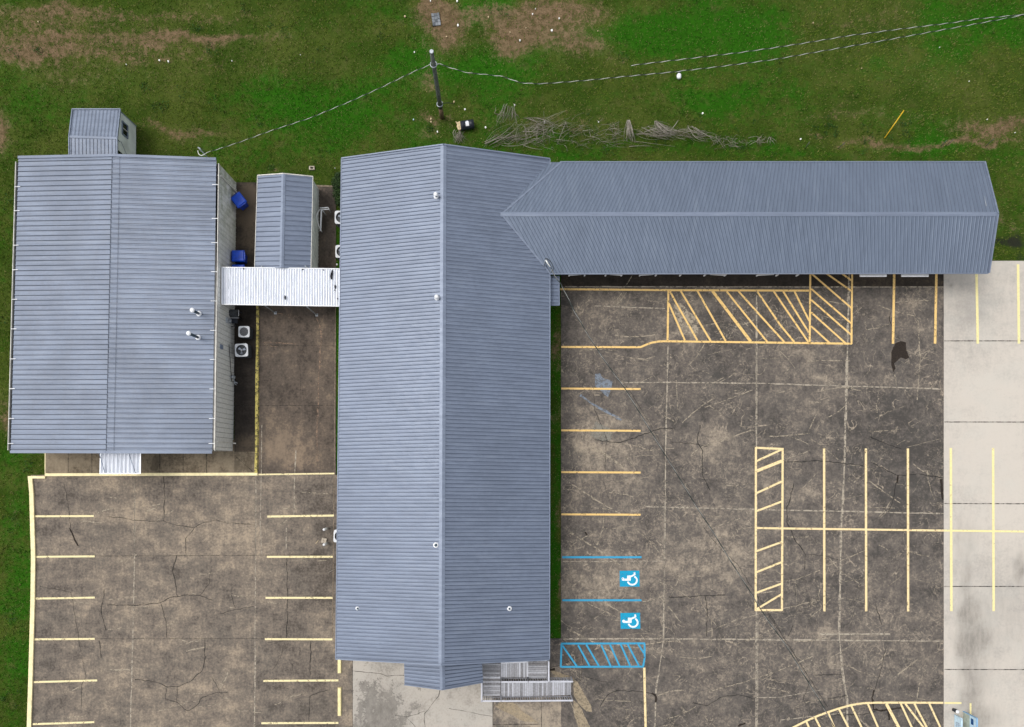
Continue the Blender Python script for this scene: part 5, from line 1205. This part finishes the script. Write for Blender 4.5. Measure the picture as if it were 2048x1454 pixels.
b = MB(); b.tube([(0,0,0),(0,0,.42)], .11, 12); b.build('post', M['black'], t); b = MB(); b.tube([(0,0,.42),(0,0,.46),(0,0,.50)], [.115,.11,.06], 12); b.build('cap', M['white'], t)

# ---------------------------------------------------------------- grass blades (uncountable)
def in_rect(px, py, x0, y0, x1, y1): return (px > x0) & (px < x1) & (py > y0) & (py < y1)
def tufts(n, seed):
    r = np.random.default_rng(seed)
    px = r.uniform(-60, 2110, n); py = r.uniform(-60, 1500, n)
    bad = in_rect(px, py, 62, 952, 706, 1900) | in_rect(px, py, 470, 366, 672, 960) | in_rect(px, py, 1102, 380, 1887, 1900) & ~in_rect(px, py, 1098, 500, 1121, 1276) | in_rect(px, py, 1887, 520, 2700, 1900) | in_rect(px, py, 92, 880, 515, 960) \
        | in_rect(px, py, 690, 340, 1095, 1300) | in_rect(px, py, 50, 365, 472, 903) | in_rect(px, py, 985, 1277, 1122, 1900) | in_rect(px, py, 706, 1250, 985, 1900) | in_rect(px, py, 145, 252, 271, 330) | in_rect(px, py, 1120, 345, 1960, 500) | in_rect(px, py, 665, 1277, 1130, 1900)
    d = blobs(px, py, DIRT, 26, 3); wt = blobs(px, py, WET, 8, 8); keep = ~bad & (r.uniform(0, 1, n) > np.clip(d * 1.1, 0, .88)) & (wt < .45 + r.uniform(-.25, .3, n)) & (fbm(px / 14, py / 14, 77) > .36 - r.uniform(0, .12, n))
    return px[keep], py[keep], d[keep]
px, py, dd = tufts(300000, 11); n = len(px)
X_, Y_ = (px - NX) * S, -(py - NY) * S
lush = fbm(px / 90, py / 90, 123)
B = 3; nb = n * B
cx = np.repeat(X_, B); cy = np.repeat(Y_, B); ang = rng.uniform(0, 2 * np.pi, nb); hh = rng.uniform(.03, .085, nb) * np.repeat(.7 + lush * .7, B); ln = rng.uniform(.03, .10, nb); wd_ = rng.uniform(.010, .022, nb)
ca, sa = np.cos(ang), np.sin(ang); bx = cx + rng.normal(0, .03, nb); by = cy + rng.normal(0, .03, nb)
v = np.empty((nb, 3, 3), np.float32)
v[:, 0] = np.stack([bx - sa * wd_, by + ca * wd_, np.full(nb, -.03)], -1); v[:, 1] = np.stack([bx + sa * wd_, by - ca * wd_, np.full(nb, -.03)], -1); v[:, 2] = np.stack([bx + ca * ln, by + sa * ln, hh], -1)
me = bpy.data.meshes.new('grass'); me.vertices.add(nb * 3); me.vertices.foreach_set('co', v.ravel()); me.loops.add(nb * 3); me.loops.foreach_set('vertex_index', np.arange(nb * 3, dtype=np.int32))
me.polygons.add(nb); me.polygons.foreach_set('loop_start', np.arange(0, nb * 3, 3, dtype=np.int32)); me.update(calc_edges=True)
tint = np.clip(rng.uniform(0, 1, nb) + np.repeat(np.clip(dd, 0, .6), B) * .35, 0, 1); a = me.attributes.new('tint', 'FLOAT', 'POINT'); a.data.foreach_set('value', np.repeat(tint, 3).astype(np.float32))
a = me.attributes.new('lush', 'FLOAT', 'POINT'); a.data.foreach_set('value', np.repeat(lushmap(px, py), B * 3).astype(np.float32)); me.materials.append(M['blades']); o = bpy.data.objects.new('grass', me); col.objects.link(o); tag(o, 'short green grass growing over the ground', 'grass', None, 'stuff')
